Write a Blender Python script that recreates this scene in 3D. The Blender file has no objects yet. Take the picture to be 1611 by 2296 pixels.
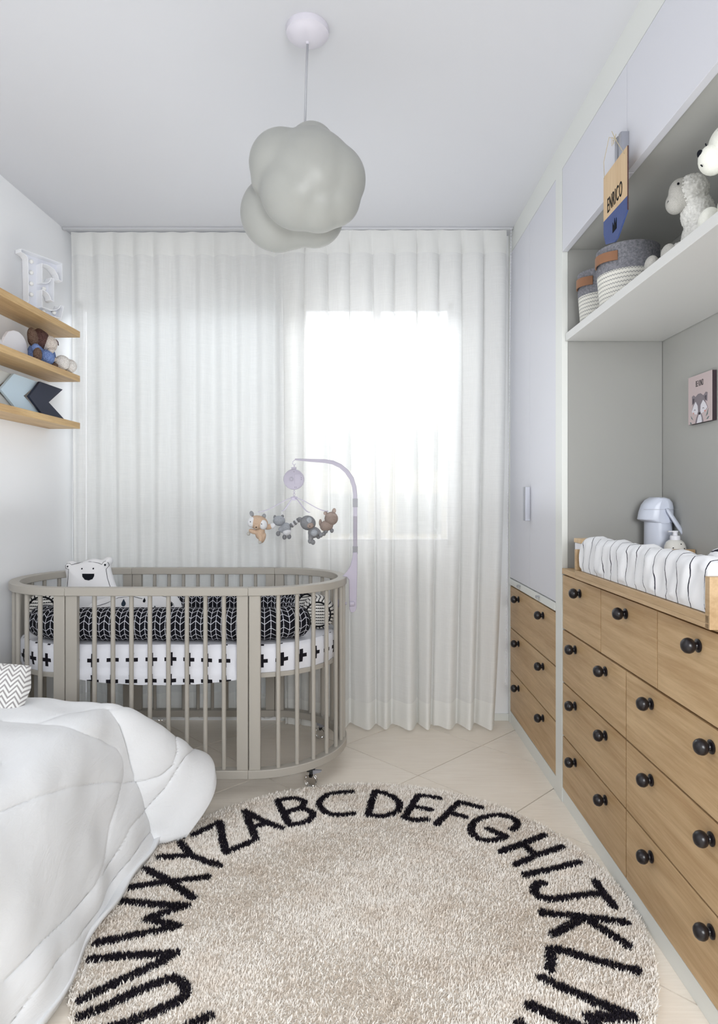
import bpy, math, random
import numpy as np
from mathutils import Vector, Matrix, Euler
C = bpy.context.scene.collection
R = math.radians
PI = math.pi
rnd = random.Random(7)

# ---------------------------------------------------------------- camera, world, lights, exposure
F = 1425.0                       # focal length in pixels of the 1611 px wide frame
EYE = 1.13
cam = bpy.data.cameras.new('camera')
cam_o = bpy.data.objects.new('camera', cam); C.objects.link(cam_o)
cam_o.location = (0, 0, EYE); cam_o.rotation_euler = (PI/2, 0, 0)
cam.sensor_fit = 'HORIZONTAL'; cam.sensor_width = 36; cam.lens = F/1611*36
cam.shift_x = (805.5-825)/1611; cam.shift_y = -(1148-1116)/1611
cam.clip_start = .05
bpy.context.scene.camera = cam_o

world = bpy.data.worlds.new('world'); bpy.context.scene.world = world
world.use_nodes = True
bg = world.node_tree.nodes['Background']
bg.inputs['Color'].default_value = (.93, .97, 1, 1); bg.inputs['Strength'].default_value = 1.6

def area_light(name, loc, rot, sx, sy, power, color):
    l = bpy.data.lights.new(name, 'AREA'); l.shape = 'RECTANGLE'; l.size = sx; l.size_y = sy
    l.energy = power; l.color = color
    o = bpy.data.objects.new(name, l); C.objects.link(o); o.location = loc; o.rotation_euler = rot
    return o
area_light('daylight_outside', (-.45, 4.55, 3.35), (R(-52), 0, 0), 3.2, 1.6, 235, (.93, .97, 1))
area_light('fill_behind_camera', (.58, -1.25, 1.20), (R(64), 0, R(14)), .9, 1.6, 54, (.95, .97, 1))  # added fill behind the camera, stands for no lamp in the room
area_light('fill_near_ceiling', (-.9, .3, 2.44), (0, R(-12), 0), .9, 1.8, 7, (.96, .98, 1))  # unseen added fill below the near ceiling, no fixture there
area_light('fill_towards_ceiling', (-.38, 2.0, 1.05), (R(180), 0, 0), 1.9, 1.8, 5.5, (.93, .97, 1))  # added upward fill to brighten the ceiling, not a source in the room
vs = bpy.context.scene.view_settings
vs.view_transform = 'Standard'; vs.look = 'None'; vs.gamma = 1; vs.use_curve_mapping = False
vs.exposure = 0.76
bpy.context.scene.cycles.max_bounces = 9
bpy.context.scene.cycles.diffuse_bounces = 5
bpy.context.scene.cycles.transparent_max_bounces = 12
bpy.context.scene.cycles.sample_clamp_indirect = 6
bpy.context.scene.cycles.caustics_refractive = False
bpy.context.scene.cycles.caustics_reflective = False

def P(px, py, Y):                # a measured point of the photograph at a chosen depth, in metres
    return Vector(((px-825)*Y/F, Y, EYE-(py-1116)*Y/F))

# ---------------------------------------------------------------- materials
def srgb(r, g, b):
    f = lambda c: (c/255/12.92 if c/255 <= .04045 else ((c/255+.055)/1.055)**2.4)
    return (f(r), f(g), f(b), 1)

class NT:
    def __init__(s, name):
        s.m = bpy.data.materials.new(name); s.m.use_nodes = True
        s.t = s.m.node_tree; s.b = s.t.nodes['Principled BSDF']; s.out = s.t.nodes['Material Output']
    def n(s, typ, **kw):
        nd = s.t.nodes.new(typ)
        for k, v in kw.items(): setattr(nd, k, v)
        return nd
    def put(s, sock, v):
        if isinstance(v, bpy.types.NodeSocket): s.t.links.new(v, sock)
        else: sock.default_value = v
    def math(s, op, a, b=0.0, c=None):
        nd = s.n('ShaderNodeMath', operation=op); s.put(nd.inputs[0], a); s.put(nd.inputs[1], b)
        if c is not None: s.put(nd.inputs[2], c)
        return nd.outputs[0]
    def mix(s, f, a, b):
        nd = s.n('ShaderNodeMix', data_type='RGBA'); s.put(nd.inputs[0], f); s.put(nd.inputs[6], a); s.put(nd.inputs[7], b)
        return nd.outputs[2]
    def coord(s, which='Object', scale=None, rot=None):
        o = s.n('ShaderNodeTexCoord').outputs[which]
        if scale or rot:
            mp = s.n('ShaderNodeMapping'); s.put(mp.inputs['Vector'], o)
            if scale: mp.inputs['Scale'].default_value = scale
            if rot: mp.inputs['Rotation'].default_value = rot
            o = mp.outputs[0]
        return o
    def noise(s, vec, scale, detail=3, rough=.5, dist=0):
        nd = s.n('ShaderNodeTexNoise'); s.put(nd.inputs['Vector'], vec)
        nd.inputs['Scale'].default_value = scale; nd.inputs['Detail'].default_value = detail
        nd.inputs['Roughness'].default_value = rough; nd.inputs['Distortion'].default_value = dist
        return nd.outputs[0]
    def ramp(s, f, stops):
        nd = s.n('ShaderNodeValToRGB'); s.put(nd.inputs[0], f)
        e = nd.color_ramp.elements
        e[0].position, e[0].color = stops[0]; e[1].position, e[1].color = stops[-1]
        for p, c in stops[1:-1]: x = e.new(p); x.color = c
        return nd.outputs[0]
    def bump(s, h, strength=.3, dist=.002):
        nd = s.n('ShaderNodeBump'); nd.inputs['Strength'].default_value = strength
        nd.inputs['Distance'].default_value = dist; s.put(nd.inputs['Height'], h)
        s.put(s.b.inputs['Normal'], nd.outputs[0])
    def xyz(s, vec):
        nd = s.n('ShaderNodeSeparateXYZ'); s.put(nd.inputs[0], vec); return nd.outputs

def mat(name, col, rough=.5, metal=0, spec=.5, coat=0, vary=.0, vscale=8, bump=0, bscale=200, sheen=0, trans=0):
    M = NT(name); b = M.b
    b.inputs['Roughness'].default_value = rough; b.inputs['Metallic'].default_value = metal
    b.inputs['Specular IOR Level'].default_value = spec; b.inputs['Coat Weight'].default_value = coat
    b.inputs['Sheen Weight'].default_value = sheen; b.inputs['Transmission Weight'].default_value = trans
    if vary:
        d = tuple(c*(1-vary) for c in col[:3])+(1,)
        M.put(b.inputs['Base Color'], M.mix(M.noise(M.coord(), vscale), col, d))
    else: b.inputs['Base Color'].default_value = col
    if bump: M.bump(M.noise(M.coord(), bscale, 2), bump)
    return M.m

wall_m = mat('wall_paint', srgb(243, 244, 246), .7, spec=.2, vary=.01, vscale=1.5)
ceil_m = mat('ceiling_paint', srgb(213, 214, 218), .8, spec=.1, vary=.01, vscale=1)
white_lac = mat('white_lacquer', srgb(228, 230, 226), .35, spec=.4, vary=.01)
door_lac = mat('cool_white_lacquer', srgb(217, 218, 225), .3, spec=.45, vary=.01)
niche_m = mat('shaded_niche_white', srgb(177, 177, 173), .6, spec=.25, vary=.02, vscale=2)  # white surfaces greyed, the niche's shade is put into the colour
shelf_white = mat('white_shelf_lacquer', srgb(216, 216, 214), .3, spec=.4, vary=.01)
alu = mat('brushed_aluminium', srgb(176, 178, 186), .32, metal=.75, vary=.04, vscale=60)
black_knob = mat('black_knob_lacquer', srgb(24, 20, 24), .3, spec=.5, vary=.1, vscale=40)
crib_m = mat('greige_crib_paint', srgb(175, 170, 161), .4, spec=.35, vary=.03, vscale=14)
lilac = mat('lilac_grey_plastic', srgb(168, 163, 176), .38, spec=.4, vary=.02)
lilac_white = mat('pale_lilac_plastic', srgb(212, 209, 218), .4, spec=.35, vary=.02)
lilac_mid = mat('mid_lilac_plastic', srgb(186, 180, 196), .4, spec=.35, vary=.02)
grey_pl = mat('grey_plastic', srgb(140, 140, 146), .45, vary=.02)
shade_m = NT('opal_shade_plastic')
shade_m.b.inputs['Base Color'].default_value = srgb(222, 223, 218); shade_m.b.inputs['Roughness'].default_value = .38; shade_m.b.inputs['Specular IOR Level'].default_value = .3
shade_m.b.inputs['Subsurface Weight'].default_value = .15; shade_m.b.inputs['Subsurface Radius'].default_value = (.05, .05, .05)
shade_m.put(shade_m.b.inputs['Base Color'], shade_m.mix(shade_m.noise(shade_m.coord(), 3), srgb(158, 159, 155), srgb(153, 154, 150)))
shade_m = shade_m.m
cord_m = mat('grey_cord', srgb(176, 177, 182), .5, vary=.05, vscale=80)
black_cloth = mat('black_piping_cloth', srgb(22, 22, 26), .85, spec=.2, vary=.1)
white_cloth = mat('white_cotton', srgb(232, 232, 234), .9, spec=.15, vary=.02, bump=.15, bscale=400)
print_black = mat('black_print', srgb(24, 26, 32), .85, spec=.1, vary=.05)
print_slate = mat('slate_print', srgb(52, 62, 74), .85, spec=.1, vary=.05)
print_grey = mat('grey_print', srgb(150, 152, 165), .85, spec=.1, vary=.05)
gray_leather = mat('tan_leather', srgb(150, 108, 80), .5, spec=.35, vary=.12, vscale=60, bump=.15, bscale=300)
glass_m = mat('clear_glass', (1, 1, 1, 1), .02, trans=1)
bulb_m = mat('frosted_bulb', srgb(238, 238, 234), .3, vary=.02)
white_pl = mat('white_plastic', srgb(232, 232, 238), .35, vary=.01)
blue_white_pl = mat('bluish_white_plastic', srgb(208, 214, 228), .32, vary=.01)
ceramic = mat('cream_ceramic', srgb(226, 224, 218), .2, coat=.4, vary=.01)
grout_m = mat('brown_grout', srgb(104, 90, 78), .9, spec=.1, vary=.1, vscale=30)

def wood(name, light, dark, axis='Y', rough=.45, freq=1.0):
    M = NT(name)
    sc = {'Y': (14, .9, 14), 'X': (.9, 14, 14), 'Z': (14, 14, .9)}[axis]
    vec = M.coord('Object')
    add = M.n('ShaderNodeVectorMath', operation='ADD'); M.put(add.inputs[0], vec)
    info = M.n('ShaderNodeObjectInfo'); cmb = M.n('ShaderNodeCombineXYZ')
    for i in range(3): M.put(cmb.inputs[i], M.math('MULTIPLY', info.outputs['Random'], (3.1, 7.3, 5.7)[i]))
    M.put(add.inputs[1], cmb.outputs[0])
    mp = M.n('ShaderNodeMapping'); M.put(mp.inputs['Vector'], add.outputs[0]); mp.inputs['Scale'].default_value = tuple(v*freq for v in sc)
    n1 = M.noise(mp.outputs[0], 1.2, 4, .55, 1.2)
    n2 = M.noise(mp.outputs[0], 9, 4, .65, .4)
    f = M.math('ADD', M.math('MULTIPLY', n1, .6), M.math('MULTIPLY', n2, .4))
    mid = tuple((a+b)/2 for a, b in zip(light, dark))
    M.put(M.b.inputs['Base Color'], M.ramp(f, [(.32, dark), (.5, mid), (.66, light)]))
    M.b.inputs['Roughness'].default_value = rough; M.b.inputs['Specular IOR Level'].default_value = .35
    M.bump(n2, .12, .001)
    return M.m
oak = wood('oak_veneer', srgb(208, 179, 139), srgb(170, 137, 97))
oak_v = wood('oak_tray', srgb(202, 174, 138), srgb(166, 137, 100))
oak_warm = wood('warm_oak_shelf', srgb(210, 178, 128), srgb(172, 136, 92), freq=1.2)
ply = wood('pale_plywood', srgb(226, 200, 162), srgb(202, 170, 128), axis='Z')

def tile_mat():
    M = NT('beige_floor_tile')
    info = M.n('ShaderNodeObjectInfo')
    v = M.coord('Generated', (1.2, 26, 1), (0, 0, R(12)))
    n1 = M.noise(v, 3, 5, .6, .5); n2 = M.noise(M.coord('Object'), 5, 3)
    f = M.math('ADD', M.math('MULTIPLY', n1, .7), M.math('MULTIPLY', n2, .3))
    c = M.ramp(f, [(.3, srgb(230, 220, 206)), (.7, srgb(246, 238, 226))])
    c2 = M.mix(M.math('MULTIPLY', info.outputs['Random'], .22), c, srgb(228, 216, 200))
    M.put(M.b.inputs['Base Color'], c2); M.b.inputs['Roughness'].default_value = .34
    M.b.inputs['Specular IOR Level'].default_value = .4
    return M.m
tile_m = tile_mat()

def sheer(name, transp, transl, col):
    M = NT(name); t = M.t
    uv = M.coord('UV')
    w1 = M.noise(M.coord('UV', (500, 9, 1)), 1, 3, .7)
    w2 = M.noise(M.coord('UV', (7, 420, 1)), 1, 3, .7)
    w = M.math('ADD', M.math('MULTIPLY', w1, .5), M.math('MULTIPLY', w2, .5))
    tr = t.nodes.new('ShaderNodeBsdfTransparent'); tr.inputs[0].default_value = (1, 1, 1, 1)
    tl = t.nodes.new('ShaderNodeBsdfTranslucent'); df = t.nodes.new('ShaderNodeBsdfDiffuse')
    cc = M.mix(w, tuple(c*.93 for c in col[:3])+(1,), col)
    M.put(tl.inputs[0], cc); M.put(df.inputs[0], cc)
    m1 = t.nodes.new('ShaderNodeMixShader'); m1.inputs[0].default_value = transl
    t.links.new(df.outputs[0], m1.inputs[1]); t.links.new(tl.outputs[0], m1.inputs[2])
    m2 = t.nodes.new('ShaderNodeMixShader')
    fac = M.math('MULTIPLY_ADD', M.math('SUBTRACT', w, .5), -.9*transp*2, transp)
    cl = M.n('ShaderNodeClamp'); M.put(cl.inputs[0], fac)
    t.links.new(cl.outputs[0], m2.inputs[0])
    t.links.new(m1.outputs[0], m2.inputs[1]); t.links.new(tr.outputs[0], m2.inputs[2])
    t.links.new(m2.outputs[0], M.out.inputs[0])
    return M.m
sheer_m = sheer('sheer_linen', .15, .36, srgb(250, 250, 248))
hem_m = sheer('doubled_sheer_linen', .06, .34, srgb(250, 250, 247))
blind_m = sheer('white_blind_cloth', .0, .38, srgb(244, 246, 248))

def uv_pattern(name, kind, a, b):
    M = NT(name); x, y, _ = M.xyz(M.coord('UV'))
    if kind == 'herringbone':
        p, q = .0195, .024
        u = M.math('DIVIDE', x, 2*p); fr = M.math('FRACT', u)
        tri = M.math('ABSOLUTE', M.math('MULTIPLY_ADD', fr, 2, -1))       # 1..0..1 over two columns
        val = M.math('DIVIDE', M.math('MULTIPLY_ADD', tri, .016, y), q)
        l1 = M.math('LESS_THAN', M.math('FRACT', val), .12)
        l2 = M.math('LESS_THAN', M.math('FRACT', M.math('MULTIPLY_ADD', u, 2, .05)), .1)
        f = M.math('MAXIMUM', l1, l2)
    elif kind == 'scallop':
        arc = M.math('ABSOLUTE', M.math('SINE', M.math('MULTIPLY', x, 300)))
        f = M.math('LESS_THAN', M.math('FRACT', M.math('DIVIDE', y, .0165)), M.math('MULTIPLY_ADD', arc, .2, .16))
    elif kind == 'crosses':
        n = M.noise(M.coord('UV'), 3, 1)
        x = M.math('MULTIPLY_ADD', n, .03, x); y = M.math('MULTIPLY_ADD', n, .02, y)
        row = M.math('FLOOR', M.math('DIVIDE', y, .080))
        fx = M.math('SUBTRACT', M.math('FRACT', M.math('DIVIDE', M.math('MULTIPLY_ADD', row, .0, x), .072)), .5)
        fy = M.math('SUBTRACT', M.math('FRACT', M.math('DIVIDE', y, .080)), .5)
        ax = M.math('ABSOLUTE', M.math('MULTIPLY', fx, .072)); ay = M.math('ABSOLUTE', M.math('MULTIPLY', fy, .080))
        h = M.math('MULTIPLY', M.math('LESS_THAN', ax, .0225), M.math('LESS_THAN', ay, .0072))
        v = M.math('MULTIPLY', M.math('LESS_THAN', ax, .0072), M.math('LESS_THAN', ay, .0255))
        f = M.math('MAXIMUM', h, v)
    elif kind == 'zigzag':
        tri = M.math('ABSOLUTE', M.math('MULTIPLY_ADD', M.math('FRACT', M.math('DIVIDE', x, .034)), 2, -1))
        val = M.math('DIVIDE', M.math('MULTIPLY_ADD', tri, .022, y), .0165)
        f = M.math('LESS_THAN', M.math('FRACT', val), .42)
    elif kind == 'pinstripe':
        n = M.noise(M.coord('UV'), 26, 2)
        xx = M.math('MULTIPLY_ADD', n, .012, x)
        f = M.math('LESS_THAN', M.math('FRACT', M.math('DIVIDE', xx, .056)), .052)
    elif kind == 'stitch':
        tri = M.math('ABSOLUTE', M.math('MULTIPLY_ADD', M.math('FRACT', M.math('DIVIDE', x, .0095)), 2, -1))
        val = M.math('DIVIDE', M.math('MULTIPLY_ADD', tri, .0045, y), .0125)
        f = M.math('LESS_THAN', M.math('FRACT', val), .16)
        rope = M.math('ABSOLUTE', M.math('SINE', M.math('MULTIPLY', y, PI/.0125)))
        M.bump(rope, .6, .002)
    M.put(M.b.inputs['Base Color'], M.mix(f, a, b))
    M.b.inputs['Roughness'].default_value = .88; M.b.inputs['Specular IOR Level'].default_value = .15
    if kind != 'stitch': M.bump(M.noise(M.coord('Object'), 18, 4, .6), .35, .006)
    return M.m
herring_m = uv_pattern('black_herringbone_cotton', 'herringbone', srgb(23, 23, 29), srgb(205, 207, 215))
scallop_m = uv_pattern('scalloped_stripe_cotton', 'scallop', srgb(222, 220, 216), srgb(30, 29, 33))
cross_m = uv_pattern('cross_print_sheet', 'crosses', srgb(226, 227, 233), srgb(28, 26, 32))
zigzag_m = uv_pattern('grey_zigzag_cotton', 'zigzag', srgb(232, 232, 230), srgb(160, 156, 156))
stripe_m = uv_pattern('pinstripe_cotton', 'pinstripe', srgb(234, 235, 238), srgb(48, 48, 60))
rope_m = uv_pattern('stitched_cotton_rope', 'stitch', srgb(224, 222, 214), srgb(120, 122, 126))

def felt(name, c1, c2, scale=140, bstr=.5, rough=.95):
    M = NT(name); n = M.noise(M.coord(), scale, 4, .7)
    M.put(M.b.inputs['Base Color'], M.ramp(n, [(.35, c1), (.65, c2)]))
    M.b.inputs['Roughness'].default_value = rough; M.b.inputs['Specular IOR Level'].default_value = .1
    M.bump(n, bstr, .002); return M.m
felt_m = felt('grey_felt', srgb(108, 109, 116), srgb(150, 150, 156))
fleece_w = felt('white_fleece', srgb(222, 221, 216), srgb(242, 241, 236), 90, .8)
plush_w = felt('white_plush', srgb(228, 228, 218), srgb(236, 236, 228), 260, .2)
plush_g = felt('pale_grey_towelling', srgb(176, 174, 168), srgb(198, 196, 190), 400, .5)
plush_tan = felt('tan_plush', srgb(188, 162, 140), srgb(204, 180, 158), 300, .3)
plush_brown = felt('taupe_plush', srgb(148, 133, 125), srgb(166, 151, 142), 300, .3)
plush_dg = felt('dark_grey_plush', srgb(122, 123, 126), srgb(142, 143, 146), 300, .3)
plush_mg = felt('mid_grey_plush', srgb(150, 154, 160), srgb(176, 180, 186), 300, .3)
plush_lg = felt('light_plush', srgb(212, 214, 218), srgb(228, 229, 232), 300, .3)

def crochet(name, c1, c2):
    M = NT(name)
    v = M.n('ShaderNodeTexVoronoi'); M.put(v.inputs['Vector'], M.coord('Object', (1, 1, 1.25))); v.inputs['Scale'].default_value = 210
    d = v.outputs['Distance']
    M.put(M.b.inputs['Base Color'], M.ramp(d, [(.1, c2), (.75, c1)]))
    M.bump(M.math('SUBTRACT', 1, d), .9, .003)
    M.b.inputs['Roughness'].default_value = .9; M.b.inputs['Specular IOR Level'].default_value = .1
    return M.m
cro_blue = crochet('blue_crochet', srgb(100, 122, 176), srgb(150, 174, 222))
cro_brown = crochet('brown_crochet', srgb(76, 54, 52), srgb(112, 86, 80))
cro_taupe = crochet('taupe_crochet', srgb(96, 76, 66), srgb(134, 112, 98))
cro_cream = crochet('cream_crochet', srgb(196, 184, 176), srgb(236, 228, 220))

def comforter_mat():
    M = NT('white_comforter_cotton')
    v = M.coord('Object', (1, .55, 1), (0, 0, R(35)))
    n1 = M.noise(v, 9, 5, .6, 1.0); n2 = M.noise(M.coord('Object', (1, .4, 1), (0, 0, R(-50))), 46, 4, .65, 1.2)
    f = M.math('ADD', M.math('MULTIPLY', n1, .75), M.math('MULTIPLY', n2, .25))
    M.bump(f, .5, .011)
    M.put(M.b.inputs['Base Color'], M.mix(n1, srgb(226, 228, 230), srgb(234, 235, 237)))
    M.b.inputs['Roughness'].default_value = .85; M.b.inputs['Specular IOR Level'].default_value = .2
    M.b.inputs['Sheen Weight'].default_value = .1
    return M.m
comforter_m = comforter_mat()

def pile_mat(name, c1, c2, c3):
    M = NT(name)
    n1 = M.noise(M.coord('Object', (1, 1.6, 1)), 7, 5, .65)
    n2 = M.noise(M.coord('Object'), 160, 2, .7)
    a = M.mix(M.math('MULTIPLY_ADD', n2, 1.6, -.3), c1, c2)
    f = M.ramp(n1, [(.45, (0, 0, 0, 1)), (.68, (1, 1, 1, 1))])
    M.put(M.b.inputs['Base Color'], M.mix(M.math('MULTIPLY', f, .55), a, c3))
    M.b.inputs['Roughness'].default_value = .95; M.b.inputs['Specular IOR Level'].default_value = .05
    return M.m
pile_m = pile_mat('cream_rug_pile', srgb(236, 230, 222), srgb(252, 248, 241), srgb(222, 208, 192))
pile_k = pile_mat('black_rug_pile', srgb(30, 27, 32), srgb(48, 44, 52), srgb(24, 22, 26))

# ---------------------------------------------------------------- mesh building
class MB:
    def __init__(s): s.v = []; s.f = []; s.uv = {}
    def box(s, x0, x1, y0, y1, z0, z1):
        b = len(s.v)
        s.v += [(x, y, z) for z in (z0, z1) for y in (y0, y1) for x in (x0, x1)]
        for q in ((0, 2, 3, 1), (4, 5, 7, 6), (0, 1, 5, 4), (2, 6, 7, 3), (0, 4, 6, 2), (1, 3, 7, 5)):
            s.f.append(tuple(b+i for i in q))
        return s
    def prism(s, pts, fn, d0, d1):                 # pts: outline in 2-D, fn(u, v, d) -> 3-D
        b = len(s.v); n = len(pts)
        s.v += [tuple(fn(u, v, d0)) for u, v in pts]+[tuple(fn(u, v, d1)) for u, v in pts]
        s.f.append(tuple(b+i for i in range(n))[::-1]); s.f.append(tuple(b+n+i for i in range(n)))
        for i in range(n): j = (i+1) % n; s.f.append((b+i, b+j, b+n+j, b+n+i))
        return s
    def tube(s, path, r, n=8, caps=True, squash=None):
        path = [Vector(p) for p in path]; m = len(path); b = len(s.v)
        rr = r if isinstance(r, (list, tuple)) else [r]*m
        t0 = (path[1]-path[0]).normalized(); up = Vector((0, 0, 1)) if abs(t0.z) < .9 else Vector((0, 1, 0))
        nx = t0.cross(up).normalized()
        for i, p in enumerate(path):
            t = (path[min(i+1, m-1)]-path[max(i-1, 0)]).normalized()
            nx = (nx-t*nx.dot(t)).normalized(); ny = t.cross(nx)
            for k in range(n):
                a = 2*PI*k/n
                q = (squash or 1)
                s.v.append(tuple(p+nx*math.cos(a)*rr[i]+ny*math.sin(a)*rr[i]*q))
        for i in range(m-1):
            for k in range(n):
                k2 = (k+1) % n
                s.f.append((b+i*n+k, b+i*n+k2, b+(i+1)*n+k2, b+(i+1)*n+k))
        if caps: s.f.append(tuple(b+k for k in range(n))[::-1]); s.f.append(tuple(b+(m-1)*n+k for k in range(n)))
        return s
    def lathe(s, prof, o, axis=(0, 0, 1), n=24):   # prof: (radius, height along axis)
        ax = Vector(axis).normalized(); up = Vector((0, 0, 1)) if abs(ax.z) < .9 else Vector((1, 0, 0))
        e1 = ax.cross(up).normalized(); e2 = ax.cross(e1); o = Vector(o); b = len(s.v)
        for r, h in prof:
            for k in range(n):
                a = 2*PI*k/n
                s.v.append(tuple(o+ax*h+(e1*math.cos(a)+e2*math.sin(a))*r))
        for i in range(len(prof)-1):
            for k in range(n):
                k2 = (k+1) % n; s.f.append((b+i*n+k, b+i*n+k2, b+(i+1)*n+k2, b+(i+1)*n+k))
        s.f.append(tuple(b+k for k in range(n))[::-1]); s.f.append(tuple(b+(len(prof)-1)*n+k for k in range(n)))
        return s
    def ell(s, c, r, rot=(0, 0, 0), n=18, m=12):
        M = Euler([R(a) for a in rot]).to_matrix(); c = Vector(c); b = len(s.v)
        if not isinstance(r, (tuple, list)): r = (r, r, r)
        for i in range(1, m):
            t = PI*i/m
            for k in range(n):
                a = 2*PI*k/n
                s.v.append(tuple(c+M@Vector((r[0]*math.sin(t)*math.cos(a), r[1]*math.sin(t)*math.sin(a), r[2]*math.cos(t)))))
        top = len(s.v); s.v.append(tuple(c+M@Vector((0, 0, r[2])))); s.v.append(tuple(c-M@Vector((0, 0, r[2]))))
        for i in range(m-2):
            for k in range(n):
                k2 = (k+1) % n; s.f.append((b+i*n+k, b+(i+1)*n+k, b+(i+1)*n+k2, b+i*n+k2))
        for k in range(n):
            k2 = (k+1) % n; s.f.append((top, b+k, b+k2)); s.f.append((top+1, b+(m-2)*n+k2, b+(m-2)*n+k))
        return s
    def grid(s, pts, uv=None):                     # pts: numpy (a, b, 3)
        A, B = pts.shape[:2]; b = len(s.v)
        s.v += [tuple(map(float, p)) for p in pts.reshape(-1, 3)]
        if uv is not None:
            for i, q in enumerate(uv.reshape(-1, 2)): s.uv[b+i] = (float(q[0]), float(q[1]))
        for i in range(A-1):
            for j in range(B-1):
                s.f.append((b+i*B+j, b+i*B+j+1, b+(i+1)*B+j+1, b+(i+1)*B+j))
        return s
    def poly(s, pts):
        b = len(s.v); s.v += [tuple(p) for p in pts]; s.f.append(tuple(range(b, b+len(pts)))); return s

def mesh_of(name, mb, off=(0, 0, 0), smooth=False):
    me = bpy.data.meshes.new(name)
    ox, oy, oz = off
    me.from_pydata([(x-ox, y-oy, z-oz) for x, y, z in mb.v], [], mb.f)
    if mb.uv:
        ul = me.uv_layers.new(name='UVMap')
        vi = np.empty(len(me.loops), dtype=np.int32); me.loops.foreach_get('vertex_index', vi)
        tab = np.zeros((len(mb.v), 2), dtype=np.float32)
        for k, q in mb.uv.items(): tab[k] = q
        ul.data.foreach_set('uv', tab[vi].ravel())
    me.validate()
    if smooth:
        me.shade_smooth()
        if smooth is not True: me.set_sharp_from_angle(angle=R(smooth))
    return me

def tag(o, label=None, cat=None, group=None, kind=None):
    if label: o['label'] = label
    if cat: o['category'] = cat
    if group: o['group'] = group
    if kind: o['kind'] = kind
    return o

class Frame:                                       # a slightly turned wall line: origin and heading
    def __init__(s, x0, a): s.x0 = x0; s.a = a
    def pt(s, p):
        c, n = math.cos(s.a), math.sin(s.a)
        return Vector((s.x0+p[0]*c-p[1]*n, p[0]*n+p[1]*c, p[2]))
WORLD = Frame(0, 0)
CAB = Frame(.745, .0091)                           # cabinet fronts: local x = 0, y into the room depth
LEFT = Frame(-1.565, -.0195)                        # left wall: local x = 0

def add_mod(o, bevel):
    if bevel:
        b = o.modifiers.new('bevel', 'BEVEL'); b.width = bevel; b.segments = 2; b.limit_method = 'ANGLE'; b.angle_limit = R(35)

class Thing:
    def __init__(s, name, label, cat, o=(0, 0, 0), frame=WORLD, group=None, kind=None, rz=0):
        s.o = o; s.frame = frame
        s.root = bpy.data.objects.new(name, None); C.objects.link(s.root)
        s.root.location = frame.pt(o); s.root.rotation_euler = (0, 0, frame.a+rz); s.root.empty_display_size = .05
        tag(s.root, label, cat, group, kind)
    def part(s, name, mb, m, smooth=False, bevel=0, label=None, parent=None, kind=None, off=None):
        me = mb if isinstance(mb, bpy.types.Mesh) else mesh_of(name, mb, s.o if off is None else off, smooth)
        if not me.materials: me.materials.append(m)
        ob = bpy.data.objects.new(name, me); C.objects.link(ob); ob.parent = parent or s.root
        add_mod(ob, bevel); tag(ob, label, kind=kind)
        return ob

def solo(name, mb, m, label, cat, o=(0, 0, 0), frame=WORLD, smooth=False, bevel=0, group=None, kind=None):
    me = mb if isinstance(mb, bpy.types.Mesh) else mesh_of(name, mb, o, smooth)
    if not me.materials: me.materials.append(m)
    ob = bpy.data.objects.new(name, me); C.objects.link(ob)
    ob.location = frame.pt(o); ob.rotation_euler = (0, 0, frame.a)
    add_mod(ob, bevel); tag(ob, label, cat, group, kind)
    return ob

def struct(name, mb, m, frame=WORLD, bevel=0):
    me = mesh_of(name, mb); me.materials.append(m)
    ob = bpy.data.objects.new(name, me); C.objects.link(ob)
    ob.location = (frame.x0, 0, 0); ob.rotation_euler = (0, 0, frame.a); ob['kind'] = 'structure'
    add_mod(ob, bevel); return ob

def evaluated(name, mb, mods, off=(0, 0, 0)):      # run modifiers once and keep the mesh
    me = mesh_of('tmp', mb, off); ob = bpy.data.objects.new('tmp', me); C.objects.link(ob)
    for typ, kw in mods:
        md = ob.modifiers.new(typ, typ)
        for k, v in kw.items(): setattr(md, k, v)
    dg = bpy.context.evaluated_depsgraph_get(); dg.update()
    new = bpy.data.meshes.new_from_object(ob.evaluated_get(dg)); new.name = name
    bpy.data.objects.remove(ob); bpy.data.meshes.remove(me)
    new.shade_smooth(); return new

def blob(name, ells, voxel=.003, it=6, off=(0, 0, 0), fac=.5):
    mb = MB()
    for e in ells: mb.ell(e[0], e[1], e[2] if len(e) > 2 else (0, 0, 0), 24, 16)
    return evaluated(name, mb, [('REMESH', dict(mode='VOXEL', voxel_size=voxel)), ('SMOOTH', dict(factor=fac, iterations=it))], off)

def text_mesh(name, s, size, sx, fn, depth=.0012, spacing=1.0, off=(0, 0, 0)):   # fn(u, v, d) -> 3-D
    cu = bpy.data.curves.new('txt', 'FONT'); cu.body = s; cu.size = size; cu.extrude = depth/2; cu.space_character = spacing
    cu.align_x = 'CENTER'; cu.resolution_u = 3
    ob = bpy.data.objects.new('txt', cu); C.objects.link(ob)
    dg = bpy.context.evaluated_depsgraph_get(); dg.update()
    me = bpy.data.meshes.new_from_object(ob.evaluated_get(dg)); me.name = name
    bpy.data.objects.remove(ob); bpy.data.curves.remove(cu)
    for v in me.vertices: v.co = Vector(fn(v.co.x*sx, v.co.y, v.co.z))-Vector(off)
    return me

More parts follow.
